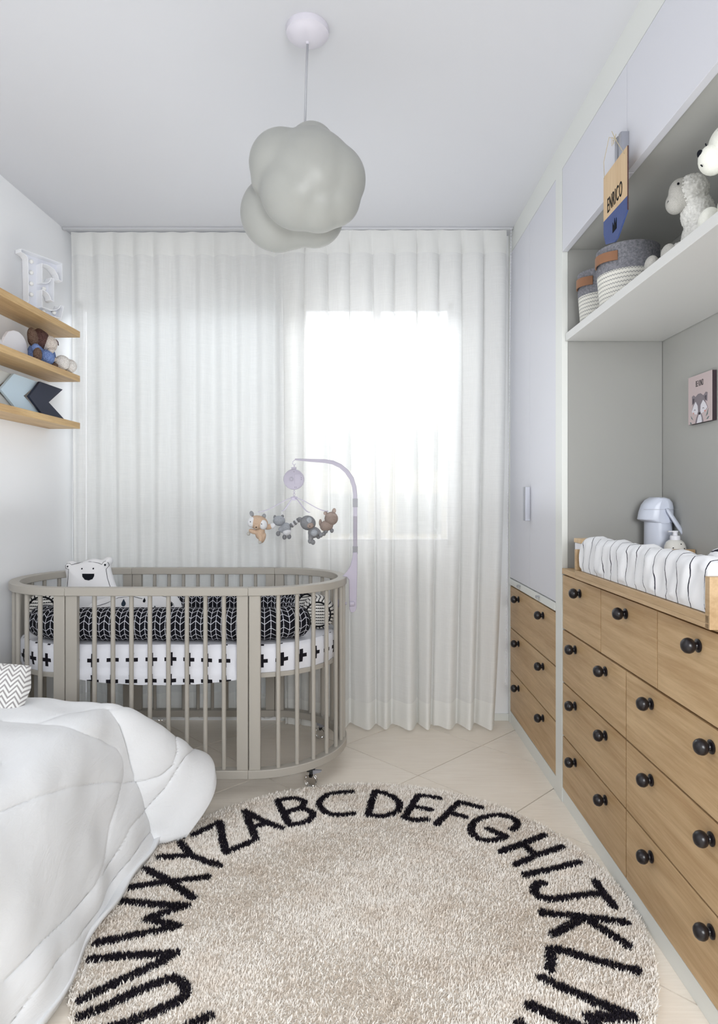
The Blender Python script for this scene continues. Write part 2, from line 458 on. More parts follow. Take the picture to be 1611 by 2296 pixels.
# ---------------------------------------------------------------- the room
ZC = 2.46; YB = 3.23; YF = -1.35
XR = .374                                           # right wall behind the cabinets, in the cabinet frame
ground = MB().box(-1.75, 1.3, YF, YB+.02, -.06, -.012)
floor = struct('floor', ground, grout_m)
def clip(poly, a, b, c):                            # keep a*x+b*y <= c
    out = []
    for i in range(len(poly)):
        p, q = poly[i], poly[(i+1) % len(poly)]
        dp, dq = a*p[0]+b*p[1]-c, a*q[0]+b*q[1]-c
        if dp <= 0: out.append(p)
        if dp*dq < 0:
            t = dp/(dp-dq); out.append((p[0]+t*(q[0]-p[0]), p[1]+t*(q[1]-p[1])))
    return out
TS = .4462; ang = R(44.75)
ex = (math.cos(ang), math.sin(ang)); ey = (-math.sin(ang), math.cos(ang))
for i in range(-12, 8):
    for j in range(-12, 8):
        g = .0021
        c = [(.5225+ex[0]*u+ey[0]*v, 2.899+ex[1]*u+ey[1]*v) for u, v in
             ((i*TS+g, j*TS+g), ((i+1)*TS-g, j*TS+g), ((i+1)*TS-g, (j+1)*TS-g), (i*TS+g, (j+1)*TS-g))]
        for a, b, k in ((1, 0, .80), (-1, 0, 1.6), (0, 1, YB), (0, -1, -YF)):
            c = clip(c, a, b, k)
            if len(c) < 3: break
        if len(c) < 3: continue
        cx = sum(p[0] for p in c)/len(c); cy = sum(p[1] for p in c)/len(c)
        mb = MB().prism([(p[0]-cx, p[1]-cy) for p in c], lambda u, v, d: (u, v, d), -.010, 0)
        me = mesh_of('tile', mb); me.materials.append(tile_m)
        t = bpy.data.objects.new('tile', me); C.objects.link(t); t.parent = floor; t.location = (cx, cy, 0)
struct('ceiling', MB().box(-1.75, 1.3, YF, YB+.02, ZC, ZC+.08), ceil_m)
struct('wall_left', MB().box(-.1, 0, YF, YB+.05, 0, ZC), wall_m, LEFT)
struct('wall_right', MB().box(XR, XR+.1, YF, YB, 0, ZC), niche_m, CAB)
struct('wall_front', MB().box(-1.75, 1.3, YF-.1, YF, 0, ZC), wall_m)
# back wall with two openings: window (right) and balcony door (left)
WX0, WX1, WZ0, WZ1 = -.35, .445, .88, 2.14
BX0, BX1, BZ0, BZ1 = -1.498, -.44, .04, 2.14
wb = MB()
wb.box(-1.75, BX0, YB, YB+.15, 0, ZC); wb.box(BX1, WX0, YB, YB+.15, 0, ZC); wb.box(WX1, 1.3, YB, YB+.15, 0, ZC)
wb.box(BX0, BX1, YB, YB+.15, BZ1, ZC); wb.box(BX0, BX1, YB, YB+.15, 0, BZ0)
wb.box(WX0, WX1, YB, YB+.15, WZ1, ZC); wb.box(WX0, WX1, YB, YB+.15, 0, WZ0)
struct('wall_back', wb, wall_m)
struct('baseboard_back', MB().box(-.44, .72, YB-.012, YB, 0, .035), white_lac, bevel=.002)
struct('trim_1', MB().box(0, .05, .9, YB, 2.352, ZC), white_lac, CAB)
def window(name, x0, x1, z0, z1, mull):
    w = Thing(name, None, None, (x0, YB+.06, z0), kind='structure')
    fr = MB()
    fr.box(x0, x1, YB+.05, YB+.1, z0, z0+.035); fr.box(x0, x1, YB+.05, YB+.1, z1-.035, z1)
    fr.box(x0, x0+.03, YB+.05, YB+.1, z0, z1); fr.box(x1-.03, x1, YB+.05, YB+.1, z0, z1)
    for m_ in mull: fr.box(m_-.018, m_+.018, YB+.055, YB+.095, z0, z1)
    f = w.part('window_frame', fr, white_pl)
    xs = [x0+.03]+[v for m_ in mull for v in (m_-.018, m_+.018)]+[x1-.03]
    for i in range(0, len(xs), 2):
        w.part('pane', MB().box(xs[i], xs[i+1], YB+.073, YB+.077, z0+.035, z1-.035), pane_m, parent=f)
    return w
M = NT('thin_window_glass'); tr = M.n('ShaderNodeBsdfTransparent'); gl = M.n('ShaderNodeBsdfGlossy'); gl.inputs['Roughness'].default_value = .02
fz = M.n('ShaderNodeFresnel'); fz.inputs[0].default_value = 1.35
mx = M.n('ShaderNodeMixShader'); M.t.links.new(fz.outputs[0], mx.inputs[0]); M.t.links.new(tr.outputs[0], mx.inputs[1])
M.t.links.new(gl.outputs[0], mx.inputs[2]); M.t.links.new(mx.outputs[0], M.out.inputs[0]); pane_m = M.m
w1 = window('window_1', WX0, WX1, WZ0, WZ1, [.05])
net = MB()
y = YB+.115
for k in range(-14, 26):
    for s_ in (1, -1):
        x = WX0+k*.058; h = WZ1-WZ0; a = Vector((x, y, WZ0)); b = Vector((x+s_*h*.55, y, WZ1)) if s_ > 0 else Vector((x-h*.55, y, WZ1))
        t0 = 0; t1 = 1
        dx = b.x-a.x
        for lim in (WX0, WX1):
            if (a.x-lim)*(b.x-lim) < 0:
                tt = (lim-a.x)/dx
                inside_a = WX0 <= a.x <= WX1
                if inside_a: t1 = min(t1, tt)
                elif WX0 <= b.x <= WX1: t0 = max(t0, tt)
                else:
                    if (lim == WX0) == (dx > 0): t0 = max(t0, tt)
                    else: t1 = min(t1, tt)
        pa, pb = a.lerp(b, t0), a.lerp(b, t1)
        if t1 > t0 and WX0-.001 <= (pa.x+pb.x)/2 <= WX1+.001: net.tube([pa, pb], .0016, 4)
w1.part('safety_net', net, white_pl, label='thin white diamond safety net', kind='stuff')
window('window_2', BX0, BX1, BZ0, BZ1, [-.96])
solo('roller_blind', MB().box(BX0+.06, BX1-.01, YB+.02, YB+.023, BZ0+.01, BZ1-.01), blind_m,
     'white roller blind drawn down behind the left curtain', 'blind')

# building across the street, faint behind the sheer curtain
bld = Thing('apartment_building', 'beige apartment block across the street, faint through the sheer curtain', 'building', (1.2, 13, -6))
bm_ = mat('beige_render', srgb(196, 188, 172), .9, vary=.12, vscale=3); bwin = mat('dark_pane', srgb(120, 124, 124), .3, vary=.1)
bld.part('wall', MB().box(-1.4, 8, 13, 15, -6, 3.1), bm_)
for r_ in range(4):
    for c_ in range(4):
        bld.part('window', MB().box(-.9+c_*1.5, .0+c_*1.5, 12.95, 13.02, -2.2+r_*1.3, -1.4+r_*1.3), bwin)

# ---------------------------------------------------------------- curtains
solo('curtain_rail', MB().box(-1.50, .715, 3.118, 3.142, ZC-.012, ZC), mat('grey_rail_paint', srgb(196, 197, 200), .4, vary=.02), 'slim grey aluminium curtain rail along the ceiling', 'curtain rail', (-.4, 3.13, ZC-.018), bevel=.002)
def curtain(label, x0, x1, pitch, yc_top, yc_bot, amp_t, amp_b, over, zb, seed, zt=ZC-.014):
    rg = random.Random(seed)
    nf = max(2, round((x1-x0)/pitch)); pitch = (x1-x0)/nf
    per = 22; nu = nf*per+1
    zs = np.concatenate([np.linspace(zt, zt-.115, 6), np.linspace(zt-.115, zb+.145, 46)[1:], np.linspace(zb+.145, zb, 8)[1:]])
    th = np.linspace(0, 2*PI*nf, nu)
    fold_a = [rg.uniform(.6, 1.25) for _ in range(nf+2)]; fold_s = [rg.uniform(-.35, .35) for _ in range(nf+2)]
    fa = np.interp(th/(2*PI), range(nf+2), fold_a); fs = np.interp(th/(2*PI), range(nf+2), fold_s)
    pts = np.zeros((len(zs), nu, 3)); uv = np.zeros((len(zs), nu, 2))
    for i, z in enumerate(zs):
        k = min(1, max(0, (zt-z)/(zt-zb)))
        kk = min(1, k/.055)
        amp = (amp_t*kk+.006)*(1-k)+amp_b*k
        ph = th+fs*k*3.2+.25*np.sin(th*.31+k*3+seed)*k
        ov = over*(1-.65*k)*(.25+.75*kk)
        x = x0+pitch*th/(2*PI)-ov*np.sin(ph)*fa*.9+.010*k*np.sin(th*.5+seed)
        yv = yc_top*(1-k)+yc_bot*k+amp*fa*np.cos(ph)+.25*amp*np.cos(ph*2+seed)
        if k < .05: yv = yc_top+amp*fa*np.cos(ph)
        if z < .95: yv = np.maximum(yv, (2.745+np.sqrt(np.maximum(0, .385**2-(x+.45)**2))*min(1, (.95-z)/.12))*(x > -.5)*(x < -.06)+.004*np.cos(ph*2))
        if x0 > -.5: x = x-.075*k**2*np.clip((x-x0)/(x1-x0), 0, 1)**4
        pts[i, :, 0] = x; pts[i, :, 1] = np.minimum(yv, YB-.012); pts[i, :, 2] = z+.004*np.sin(th)*(k > .99)
        if i == 0: pts[i, :, 2] += .004*np.cos(th)
        uv[i, :, 0] = np.linspace(0, (x1-x0)*1.8, nu); uv[i, :, 1] = z
    c = Thing('sheer_curtain', label, 'curtain', (float((x0+x1)/2), yc_top, zb), group=None)
    h = MB().grid(pts[:6], uv[:6]); b = MB().grid(pts[5:52], uv[5:52]); m = MB().grid(pts[51:], uv[51:])
    c.part('heading', h, hem_m, smooth=True); c.part('cloth', b, sheer_m, smooth=True); c.part('hem', m, hem_m, smooth=True)
curtain('left sheer white linen curtain panel hanging behind the crib', -1.474, -.365, .105, 3.15, 3.185, .012, .018, .010, .03, 3)
curtain('right sheer white linen curtain panel in front of the bright window', -.42, .685, .116, 3.125, 3.10, .016, .042, .026, .015, 8)
bc = MB()
for k in range(150):
    z_ = ZC-.013-k*.0150; bc.ell((.703-.012*(ZC-z_), 3.112, z_), .0028, n=6, m=4)
bc.tube([(.703, 3.112, ZC-.0115), (.703-.012*2.25, 3.112, ZC-2.26)], .0009, 4)
solo('blind_chain', bc, white_pl, 'thin white beaded blind chain hanging beside the wardrobe', 'chain', (.69, 3.112, ZC-2.26))

# ---------------------------------------------------------------- pendant lamp
lp = Thing('pendant_lamp', 'white cloud-shaped pendant lamp hanging from the ceiling on a grey cord', 'lamp', (-.1705, 1.8, ZC))
lp.part('canopy', MB().lathe([(.060, 0), (.061, -.004), (.060, -.018), (.054, -.021), (.050, -.026), (.038, -.033), (.018, -.0375), (.005, -.039), (.004, -.046)], (-.1705, 1.8, ZC)), lilac_white, smooth=40)
lp.part('cord', MB().tube([(-.1705, 1.8, ZC-.04), (-.175, 1.8, 2.3), (-.178, 1.8, 2.17)], .0032, 8), cord_m, smooth=True)
def PE(px, py, rad, Y, ry=None):
    c = P(px, py, Y); r = rad*Y/F; return (tuple(c), (r, ry or r*.9, r))
sh = [PE(697, 400, 106, 1.76), PE(700, 330, 54, 1.765), PE(634, 368, 76, 1.755), PE(744, 402, 78, 1.755), PE(746, 444, 64, 1.755), PE(668, 428, 86, 1.745), PE(712, 450, 70, 1.75), PE(602, 404, 40, 1.76),
      PE(622, 480, 83, 1.88), PE(652, 496, 62, 1.88), PE(704, 486, 68, 1.87), PE(676, 492, 60, 1.87)]
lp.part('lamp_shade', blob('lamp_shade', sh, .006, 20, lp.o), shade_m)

# ---------------------------------------------------------------- left wall shelves and their things
SD = .15
for zt_, lab in ((1.913, 'topmost of the three oak wall shelves, holding the white letter'), (1.704, 'middle oak wall shelf, holding the crocheted dog'), (1.483, 'lowest oak wall shelf, holding the chevrons')):
    solo('wall_shelf', MB().box(.001, SD, 1.9, 3.0, zt_-.0285, zt_), oak_warm, lab, 'shelf', (.001, 2.4, zt_-.0285), LEFT, bevel=.0015, group='oak shelves on the left wall')
# marquee letter E : outline in (u, v) metres
E_w, E_h = .19, .262
def epath():
    pts = []
    def arc(cx, cy, rx, ry, a0, a1, n=7):
        for i in range(n+1):
            a = R(a0+(a1-a0)*i/n); pts.append((cx+rx*math.cos(a), cy+ry*math.sin(a)))
    pts += [(0, 0)]
    pts += [(.185, 0), (.198, .062), (.180, .062)]
    arc(.128, .066, .052, .038, -5, -88, 6)
    pts += [(.095, .030), (.095, .108)]
    arc(.095, .070, .040, .038, 85, 5, 5)
    pts += [(.150, .070), (.150, .178), (.136, .178)]
    arc(.095, .178, .040, .036, -5, -85, 5)
    pts += [(.095, .142), (.095, .228)]
    arc(.115, .174, .058, .056, 88, 5, 6)
    pts += [(.190, .176), (.190, .262), (0, .262), (0, .246)]
    arc(.008, .222, .022, .022, 88, 5, 3)
    pts += [(.033, .040), (.026, .022), (0, .016)]
    return pts
EP = epath()
ea, eb = Vector((-1.446, 2.628, 1.9135)), Vector((-1.356, 2.795, 1.9135))
eu = (eb-ea).normalized(); en = Vector((eu.y, -eu.x, 0))
fe = lambda u, v, d: ea+eu*u+Vector((0, 0, v*.93))+en*(d-.022)
sgn = Thing('marquee_letter', 'large white marquee light letter on the top oak shelf', 'letter', tuple(ea))
sgn.part('back_panel', MB().prism(EP, fe, 0, .003), mat('pale_enamel', srgb(226, 228, 236), .4, vary=.02))
rim = MB(); nE = len(EP)
cen = [Vector(p) for p in EP]
def offp(i, d):
    a, b, c = cen[i-1], cen[i], cen[(i+1) % nE]
    n1 = (b-a); n1 = Vector((-n1.y, n1.x)).normalized(); n2 = (c-b); n2 = Vector((-n2.y, n2.x)).normalized()
    n = (n1+n2); n = n.normalized() if n.length > .1 else n1
    return b+n*d
for i in range(nE):
    j = (i+1) % nE
    a, b = cen[i], cen[j]; ai, bi = offp(i, .0022), offp(j, .0022); B = len(rim.v)
    for d in (.0, .040):
        rim.v += [tuple(fe(a.x, a.y, d)), tuple(fe(b.x, b.y, d)), tuple(fe(bi.x, bi.y, d)), tuple(fe(ai.x, ai.y, d))]
    rim.f += [(B, B+1, B+5, B+4), (B+2, B+3, B+7, B+6), (B+4, B+5, B+6, B+7), (B+1, B, B+3, B+2)]
sgn.part('rim', rim, mat('bright_white_enamel', srgb(246, 247, 250), .3, vary=.01))
for u, v in ((.064, .232), (.064, .182), (.064, .132), (.064, .082), (.122, .126), (.165, .224), (.12, .018), (.17, .028)):
    sgn.part('bulb', MB().ell(fe(u, v, .012), .0092, n=12, m=8), bulb_m, smooth=True)
orn = MB().lathe([(.052, 0), (.06, .006), (.06, .024), (.052, .03)], (-1.47, 2.41, 1.975), (1, 0, 0), 28)
solo('round_ornament', orn, white_pl, 'round white ornament at the far left end of the top shelf', 'ornament', (-1.47, 2.41, 1.915), smooth=40)
# whale cut-out
wh = [(.0, .0), (.0, .045), (.012, .078), (.035, .098), (.07, .108), (.11, .104), (.145, .09), (.17, .062), (.185, .03), (.2, .045), (.22, .05), (.215, .02), (.2, 0)]
fw = lambda u, v, d: (-1.448+d, 2.685-u, 1.705+v)
w_ = Thing('whale_cutout', 'flat white whale cut-out on the middle shelf', 'ornament', (-1.448, 2.6, 1.705))
w_.part('body', MB().prism(wh, fw, 0, .012), white_pl, bevel=.002)
w_.part('eye', MB().lathe([(.0026, 0), (.0026, .001)], fw(.038, .022, .012), (1, 0, 0), 10), gray_leather, label='small brown eye')
# chevrons
chv = [(.195, .150), (0+.115, .150), (0, .070), (.115, 0), (.315, 0), (.163, .070), (.315, .150)]
chv = [(.110, .152), (.315, .152), (.165, .070), (.318, 0), (.108, 0), (0, .070)]
for k, (y0, xx, m_, lab) in enumerate(((2.655, -1.418, mat('navy_paint', srgb(26, 34, 58), .6, vary=.05), 'navy blue wooden chevron on the lowest shelf'),
        (2.478, -1.434, mat('pale_blue_paint', srgb(198, 218, 232), .6, vary=.03), 'pale blue wooden chevron on the lowest shelf'),
        (2.300, -1.450, mat('pale_grey_paint', srgb(200, 202, 200), .6, vary=.03), 'pale grey wooden chevron on the lowest shelf'))):
    solo('wooden_chevron', MB().prism(chv, lambda u, v, d: (xx+d-.018*(v/.15), y0+u, 1.4835+v), 0, .011), m_, lab, 'ornament', (xx, y0+.1, 1.4835), group='wooden chevrons on the lowest shelf', bevel=.001)
# crocheted dog
dz = 1.705
dog = Thing('crochet_dog', 'crocheted toy dog with brown ears and blue jumpsuit on the middle shelf', 'toy', (-1.43, 2.76, dz))
dog.part('body', blob('body', [((-1.435, 2.745, dz+.045), (.034, .036, .046)), ((-1.402, 2.765, dz+.034), (.036, .055, .034), (0, 0, 25))], .004, 4, dog.o), cro_blue)
dog.part('arm', blob('arm', [((-1.425, 2.835, dz+.088), (.019, .022, .038), (14, 0, 0)), ((-1.420, 2.852, dz+.052), (.018, .020, .040), (-10, 0, 0))], .004, 3, dog.o), cro_blue)
dog.part('arm', blob('arm', [((-1.405, 2.690, dz+.058), (.017, .020, .020))], .004, 3, dog.o), cro_blue)
dog.part('hand', MB().ell((-1.395, 2.684, dz+.030), (.017, .020, .030)), cro_taupe, smooth=True, label='taupe crocheted hand')
dog.part('head', MB().ell((-1.430, 2.762, dz+.112), (.044, .046, .044)), cro_brown, smooth=True)
dog.part('muzzle', MB().ell((-1.396, 2.784, dz+.098), (.033, .037, .037), (0, 0, 20)), cro_cream, smooth=True, label='cream crocheted muzzle')
dog.part('nose', MB().tube([(-1.371, 2.792, dz+.120), (-1.366, 2.801, dz+.111), (-1.368, 2.809, dz+.098)], .0022, 6), cro_brown)
dog.part('ear', MB().ell((-1.425, 2.702, dz+.106), (.020, .023, .042), (24, 0, 0)), cro_taupe, smooth=True)
dog.part('ear', MB().ell((-1.440, 2.800, dz+.146), (.02, .034, .012), (-30, 0, 0)), cro_taupe, smooth=True)
dog.part('collar', MB().ell((-1.378, 2.765, dz+.066), (.014, .020, .013), (30, 0, 0)), cro_cream, smooth=True)
dog.part('leg', MB().tube([(-1.40, 2.79, dz+.028), (-1.392, 2.83, dz+.04), (-1.386, 2.858, dz+.045)], .009, 10), cro_cream, smooth=True)
cro_white = crochet('white_crochet', srgb(214, 208, 202), srgb(250, 247, 243))
dog.part('foot', MB().ell((-1.378, 2.865, dz+.034), (.033, .033, .033)), cro_white, smooth=True)
dog.part('foot', MB().ell((-1.372, 2.925, dz+.031), (.031, .031, .031)), cro_white, smooth=True)
dog.part('sole', MB().ell((-1.405, 2.83, dz+.014), (.025, .02, .014)), cro_taupe, smooth=True)

# ---------------------------------------------------------------- cabinetry on the right (cabinet frame)
knob_me = mesh_of('knob', MB().lathe([(.0140, 0), (.0150, .001), (.0150, .0035), (.0125, .005), (.0080, .0065), (.0072, .009), (.0100, .0115), (.0150, .0150), (.0174, .0205), (.0176, .0245), (.0158, .0310), (.0112, .0360), (.004, .0385)], (0, 0, 0), (-1, 0, 0), 22), smooth=50)
knob_me.materials.append(black_knob)
def drawer(th, y0, y1, z0, z1, knobs, x=0.0, th_=.018):
    g = .0019
    d = th.part('drawer', MB().box(x, x+th_, y0+g-(y0+y1)/2, y1-g-(y0+y1)/2, z0+g-(z0+z1)/2, z1-g-(z0+z1)/2), oak, bevel=.0007, off=(0, 0, 0))
    d.location = (-th.o[0], (y0+y1)/2-th.o[1], (z0+z1)/2-th.o[2])
    for ky in knobs:
        k = bpy.data.objects.new('knob', knob_me); C.objects.link(k); k.parent = d
        k.location = (x, ky-(y0+y1)/2, z1-.043-(z0+z1)/2)
    return d
# wardrobe
Y0, Y1 = 2.36, 3.215
wd = Thing('wardrobe', 'tall white two-door wardrobe with three oak drawers below', 'wardrobe', (0, (Y0+Y1)/2, 0), CAB)
wd.part('side_panel', MB().box(.0205, XR-.002, Y0, Y0+.012, 0.054, 2.35), mat('shaded_side_panel', srgb(158, 158, 154), .5, vary=.02, vscale=2))  # white wardrobe side, darkened in colour to carry the niche's shade
wd.part('side_panel', MB().box(.02, XR-.002, Y1-.018, Y1, .054, 2.35), white_lac)
wd.part('stile', MB().box(-.002, .02, Y0, 2.436, .0, 2.35), white_lac, bevel=.001)
wd.part('stile', MB().box(-.002, .02, 3.190, Y1, .0, 2.35), white_lac, bevel=.001)
wd.part('back_panel', MB().box(.02, XR-.004, Y0+.02, Y1-.02, .02, 2.34), white_lac)
wd.part('toe_kick', MB().box(.000, .02, 2.436, 3.19, 0, .060), white_lac, bevel=.001)
seam = 2.814
for a, b in ((2.4375, seam-.0012), (seam+.0012, 3.1885)):
    d = wd.part('door', MB().box(-.001, .018, a, b, .731, 2.349), door_lac, bevel=.001)
    s_ = 1 if a < 2.5 else -1
    yy = seam-.0025 if a < 2.5 else seam+.0025
    h = MB(); h.box(-.024, -.001, min(yy, yy-.004*s_), max(yy, yy-.004*s_), 1.028, 1.178); h.box(-.026, -.022, min(yy-.018*s_, yy), max(yy-.018*s_, yy), 1.028, 1.178)
    wd.part('door_handle', h, alu, bevel=.0008, parent=d)
wd.part('pull_out_tray', MB().box(-.004, .30, 2.44, 3.187, .696, .727), white_lac, bevel=.001)
for yy in (2.66, 2.98): wd.part('tray_clip', MB().box(-.016, -.003, yy-.012, yy+.012, .716, .7195).box(-.0165, -.0145, yy-.012, yy+.012, .709, .7195), alu, bevel=.0006)
for z0, z1 in ((.482, .690), (.270, .480), (.062, .268)): drawer(wd, 2.438, 3.188, z0, z1, (2.609, 3.016))
# chest of drawers
CY0, CY1 = 1.206, 2.358
ch = Thing('chest_of_drawers', 'wide oak chest with nine drawers and black ball knobs', 'chest of drawers', (0, 1.78, 0), CAB)
ch.part('carcass', MB().box(.019, XR-.004, CY0, CY1, .02, .848), oak)
ch.part('toe_kick', MB().box(.002, .02, CY0, CY1, 0, .053), white_lac, bevel=.001)
ch.part('worktop', MB().box(-.002, XR-.003, CY0, CY1, .849, .869), oak, bevel=.001, label='thin oak top board')
a0, a1, a2, a3 = 2.357, 1.981, 1.602, 1.208
for p, q in ((a1, a0), (a2, a1), (a3, a2)): drawer(ch, p, q, .646, .846, ((p+q)/2,))
for z0, z1 in ((.449, .643), (.252, .447), (.055, .250)):
    drawer(ch, 1.793, 2.357, z0, z1, (1.94, 2.215)); drawer(ch, 1.208, 1.791, z0, z1, (1.352, 1.634))
# overhead cabinet
oc = Thing('overhead_cabinet', 'white overhead cabinet above the shelf, with aluminium handles', 'cabinet', (0, 1.78, 2.03), CAB)
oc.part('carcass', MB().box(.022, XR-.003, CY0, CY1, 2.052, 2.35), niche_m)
for p, q, s_ in ((1.784, 2.3565, -1), (1.205, 1.782, 1)):
    d = oc.part('door', MB().box(-.001, .020, p, q, 2.042, 2.349), door_lac, bevel=.001)
    yy = 1.796 if s_ < 0 else 1.770
    h = MB(); h.box(-.022, -.001, yy-.002, yy+.002, 2.046, 2.15); h.box(-.024, -.020, min(yy, yy+.016), max(yy, yy+.016), 2.046, 2.15)
    oc.part('door_handle', h, alu, bevel=.0008, parent=d)
ws = solo('wall_shelf', MB().box(.010, XR-.003, CY0-.1, 2.355, 1.710, 1.738), shelf_white, 'thick white shelf with baskets and plush toys below the overhead cabinet', 'shelf', (.01, 1.78, 1.71), CAB, bevel=.001)
# hanging name sign
sg = Thing('hanging_sign', 'wooden name pennant with navy tip hanging from the overhead cabinet handle', 'sign', (.7, 1.805, 1.96))
yl, yr = 1.908, 1.700
xs = lambda u: .7125-(.7125-.6985)*u                # u 0..1 from far end to near end
fs_ = lambda u, v, d: (xs(u)-d, yl+(yr-yl)*u, 1.13+v)
zt_l, zb_l, zt_r, zb_r = .960, .790, .942, .770
def sgv(u, t): return (zt_l+(zt_r-zt_l)*u)*t+(zb_l+(zb_r-zb_l)*u)*(1-t)
top = [(0, sgv(0, 1)), (0, sgv(0, .22)), (1, sgv(1, .22)), (1, sgv(1, 1))]
low = [(0, sgv(0, .22)), (0, sgv(0, 0)), (.10, .752), (.5, .726), (.62, .728), (1, sgv(1, 0)), (1, sgv(1, .22))]
sg.part('board', MB().prism(top, fs_, 0, .004), ply)
sg.part('lower_board', MB().prism(low, fs_, 0, .004), mat('blue_stained_wood', srgb(62, 82, 138), .6, vary=.2, vscale=60), label='blue painted tip')
sg.part('edge', MB().prism([(.998, sgv(1, 0)), (1.006, sgv(1, 0)), (1.006, sgv(1, 1)), (.998, sgv(1, 1))], fs_, .0005, .0036), mat('dark_cut_edge', srgb(70, 40, 42), .7, vary=.1))
ym = (yl+yr)/2
tm = text_mesh('lettering', 'ENRICO', .062, .54, lambda u, v, d: fs_(.5+(u/.208), .838+v*.98-.018*(.5+u/.208)*.6, .0045+d), spacing=1.12, off=sg.o)
sg.part('lettering', tm, print_black)
crown = [(0, 0), (.0, .030), (.011, .014), (.018, .036), (.025, .014), (.036, .030), (.036, 0)]
sg.part('crown', MB().prism(crown, lambda u, v, d: fs_(.42+u/.208*.95, .758+v, d), .004, .005), print_black, label='cut-out crown')
st = MB()
hk = Vector((.703, 1.806, 2.150))
st.tube([fs_(.06, sgv(.06, .95), .005), (.697, 1.875, 2.12), (.692, 1.82, 2.162), hk], .0009, 5)
st.tube([fs_(.9, sgv(.9, .93), .005), (.688, 1.76, 2.12), (.690, 1.795, 2.165), hk], .0009, 5)
for k in range(4): a = k*1.7; st.tube([hk, hk+Vector((-.008*math.cos(a), .016*math.sin(a), .005)), hk+Vector((-.004, .012*math.cos(a), -.014))], .0008, 4)
sg.part('string', st, mat('jute_string', srgb(196, 182, 150), .9, vary=.1))
# baskets
def basket(cx, cy, r, h, label):
    b = Thing('storage_basket', label, 'basket', (cx, cy, 1.739), group='felt and rope baskets on the white shelf')
    n = 48
    def ring(z0, z1, r0, r1, m):
        zz = np.linspace(z0, z1, m); pts = np.zeros((m, n+1, 3)); uv = np.zeros((m, n+1, 2))
        for i, z in enumerate(zz):
            rr = r0+(r1-r0)*(z-z0)/(z1-z0)
            for k in range(n+1):
                a = 2*PI*k/n; q = rr*(1+.012*math.sin(3*a+cx*30))
                pts[i, k] = (cx+q*math.cos(a), cy+q*math.sin(a), 1.739+z); uv[i, k] = (a*r, z)
        return pts, uv
    lo = ring(.002, h*.56, r*.88, r*.97, 14); hi = ring(h*.555, h, r*.978, r, 8); inn = ring(.004, h, r*.86, r*.975, 6)
    bt = MB().grid(*lo); bt.poly([tuple(p) for p in lo[0][0][:-1][::-1]])
    b.part('rope_body', bt, rope_m, smooth=True, label='stitched cream rope lower body')
    f = MB().grid(*hi); f.grid(inn[0][::-1], inn[1]); f.grid(np.stack([hi[0][-1], inn[0][-1]]), np.stack([hi[1][-1], inn[1][-1]]))
    b.part('felt_band', f, felt_m, smooth=40, label='grey felt upper band')
    # leather handle toward the room
    pts = []
    for k in range(9):
        a = R(168+62*k/8); q = r*1.0+.003+.012*math.sin(PI*k/8)
        pts.append((a, q))
    g = np.zeros((2, 9, 3)); g2 = np.zeros((2, 9, 3))
    for k, (a, q) in enumerate(pts):
        for s_, zz in enumerate((h*.70, h*.86)):
            g[s_, k] = (cx+q*math.cos(a), cy+q*math.sin(a), 1.739+zz); g2[s_, k] = (cx+(q-.0035)*math.cos(a), cy+(q-.0035)*math.sin(a), 1.739+zz)
    L = MB().grid(g[::-1]).grid(g2)
    L.grid(np.stack([g[1], g2[1]])); L.grid(np.stack([g2[0], g[0]]))
    b.part('handle', L, gray_leather, smooth=40, label='tan leather strap')
basket(.833, 2.265, .080, .187, 'smaller grey felt and rope basket at the far end of the white shelf')
basket(.836, 2.040, .096, .182, 'larger grey felt and rope basket, second from the far end')
# plush sheep
sz = 1.7385
def fuzzy(me, amp, seed):
    rg = np.random.RandomState(seed); n = len(me.vertices)
    co = np.empty(n*3); me.vertices.foreach_get('co', co); co = co.reshape(-1, 3)
    no = np.empty(n*3); me.vertices.foreach_get('normal', no); no = no.reshape(-1, 3)
    co += no*(rg.rand(n, 1)-.3)*amp; me.vertices.foreach_set('co', co.ravel()); me.update(); return me
shp = Thing('plush_sheep', 'white fleecy toy sheep with grey face sitting on the white shelf', 'toy', (.87, 1.665, sz))
shp.part('body', fuzzy(blob('body', [((.882, 1.665, sz+.070), (.052, .058, .070)), ((.862, 1.66, sz+.135), (.038, .042, .050)), ((.845, 1.655, sz+.19), (.040, .042, .040)), ((.835, 1.665, sz+.03), (.055, .05, .028))], .0035, 3, shp.o), .005, 1), fleece_w)
shp.part('head', blob('head', [((.826, 1.663, sz+.186), (.034, .034, .042), (0, -28, 0)), ((.812, 1.672, sz+.168), (.026, .028, .030))], .003, 5, shp.o), plush_g, label='pale grey towelling face')
for yy in (1.640, 1.690): shp.part('eye', MB().ell((.800+.004*(yy > 1.65), yy-.004, sz+.200), .0032, n=8, m=6), print_black, smooth=True)
shp.part('mouth', MB().tube([(.792, 1.662, sz+.175), (.787, 1.664, sz+.167), (.788, 1.672, sz+.163)], .0010, 5), print_black)
for (fx, fy) in ((.782, 1.735), (.790, 1.655)):
    shp.part('leg', fuzzy(blob('leg', [((fx+.045, fy-.01, sz+.026), (.05, .022, .022))], .004, 2, shp.o), .004, 2), fleece_w)
    shp.part('foot', MB().ell((fx-.006, fy, sz+.026), (.018, .024, .026)), plush_g, smooth=True)
shp.part('tail', MB().ell((.93, 1.68, sz+.03), .02), fleece_w, smooth=True)
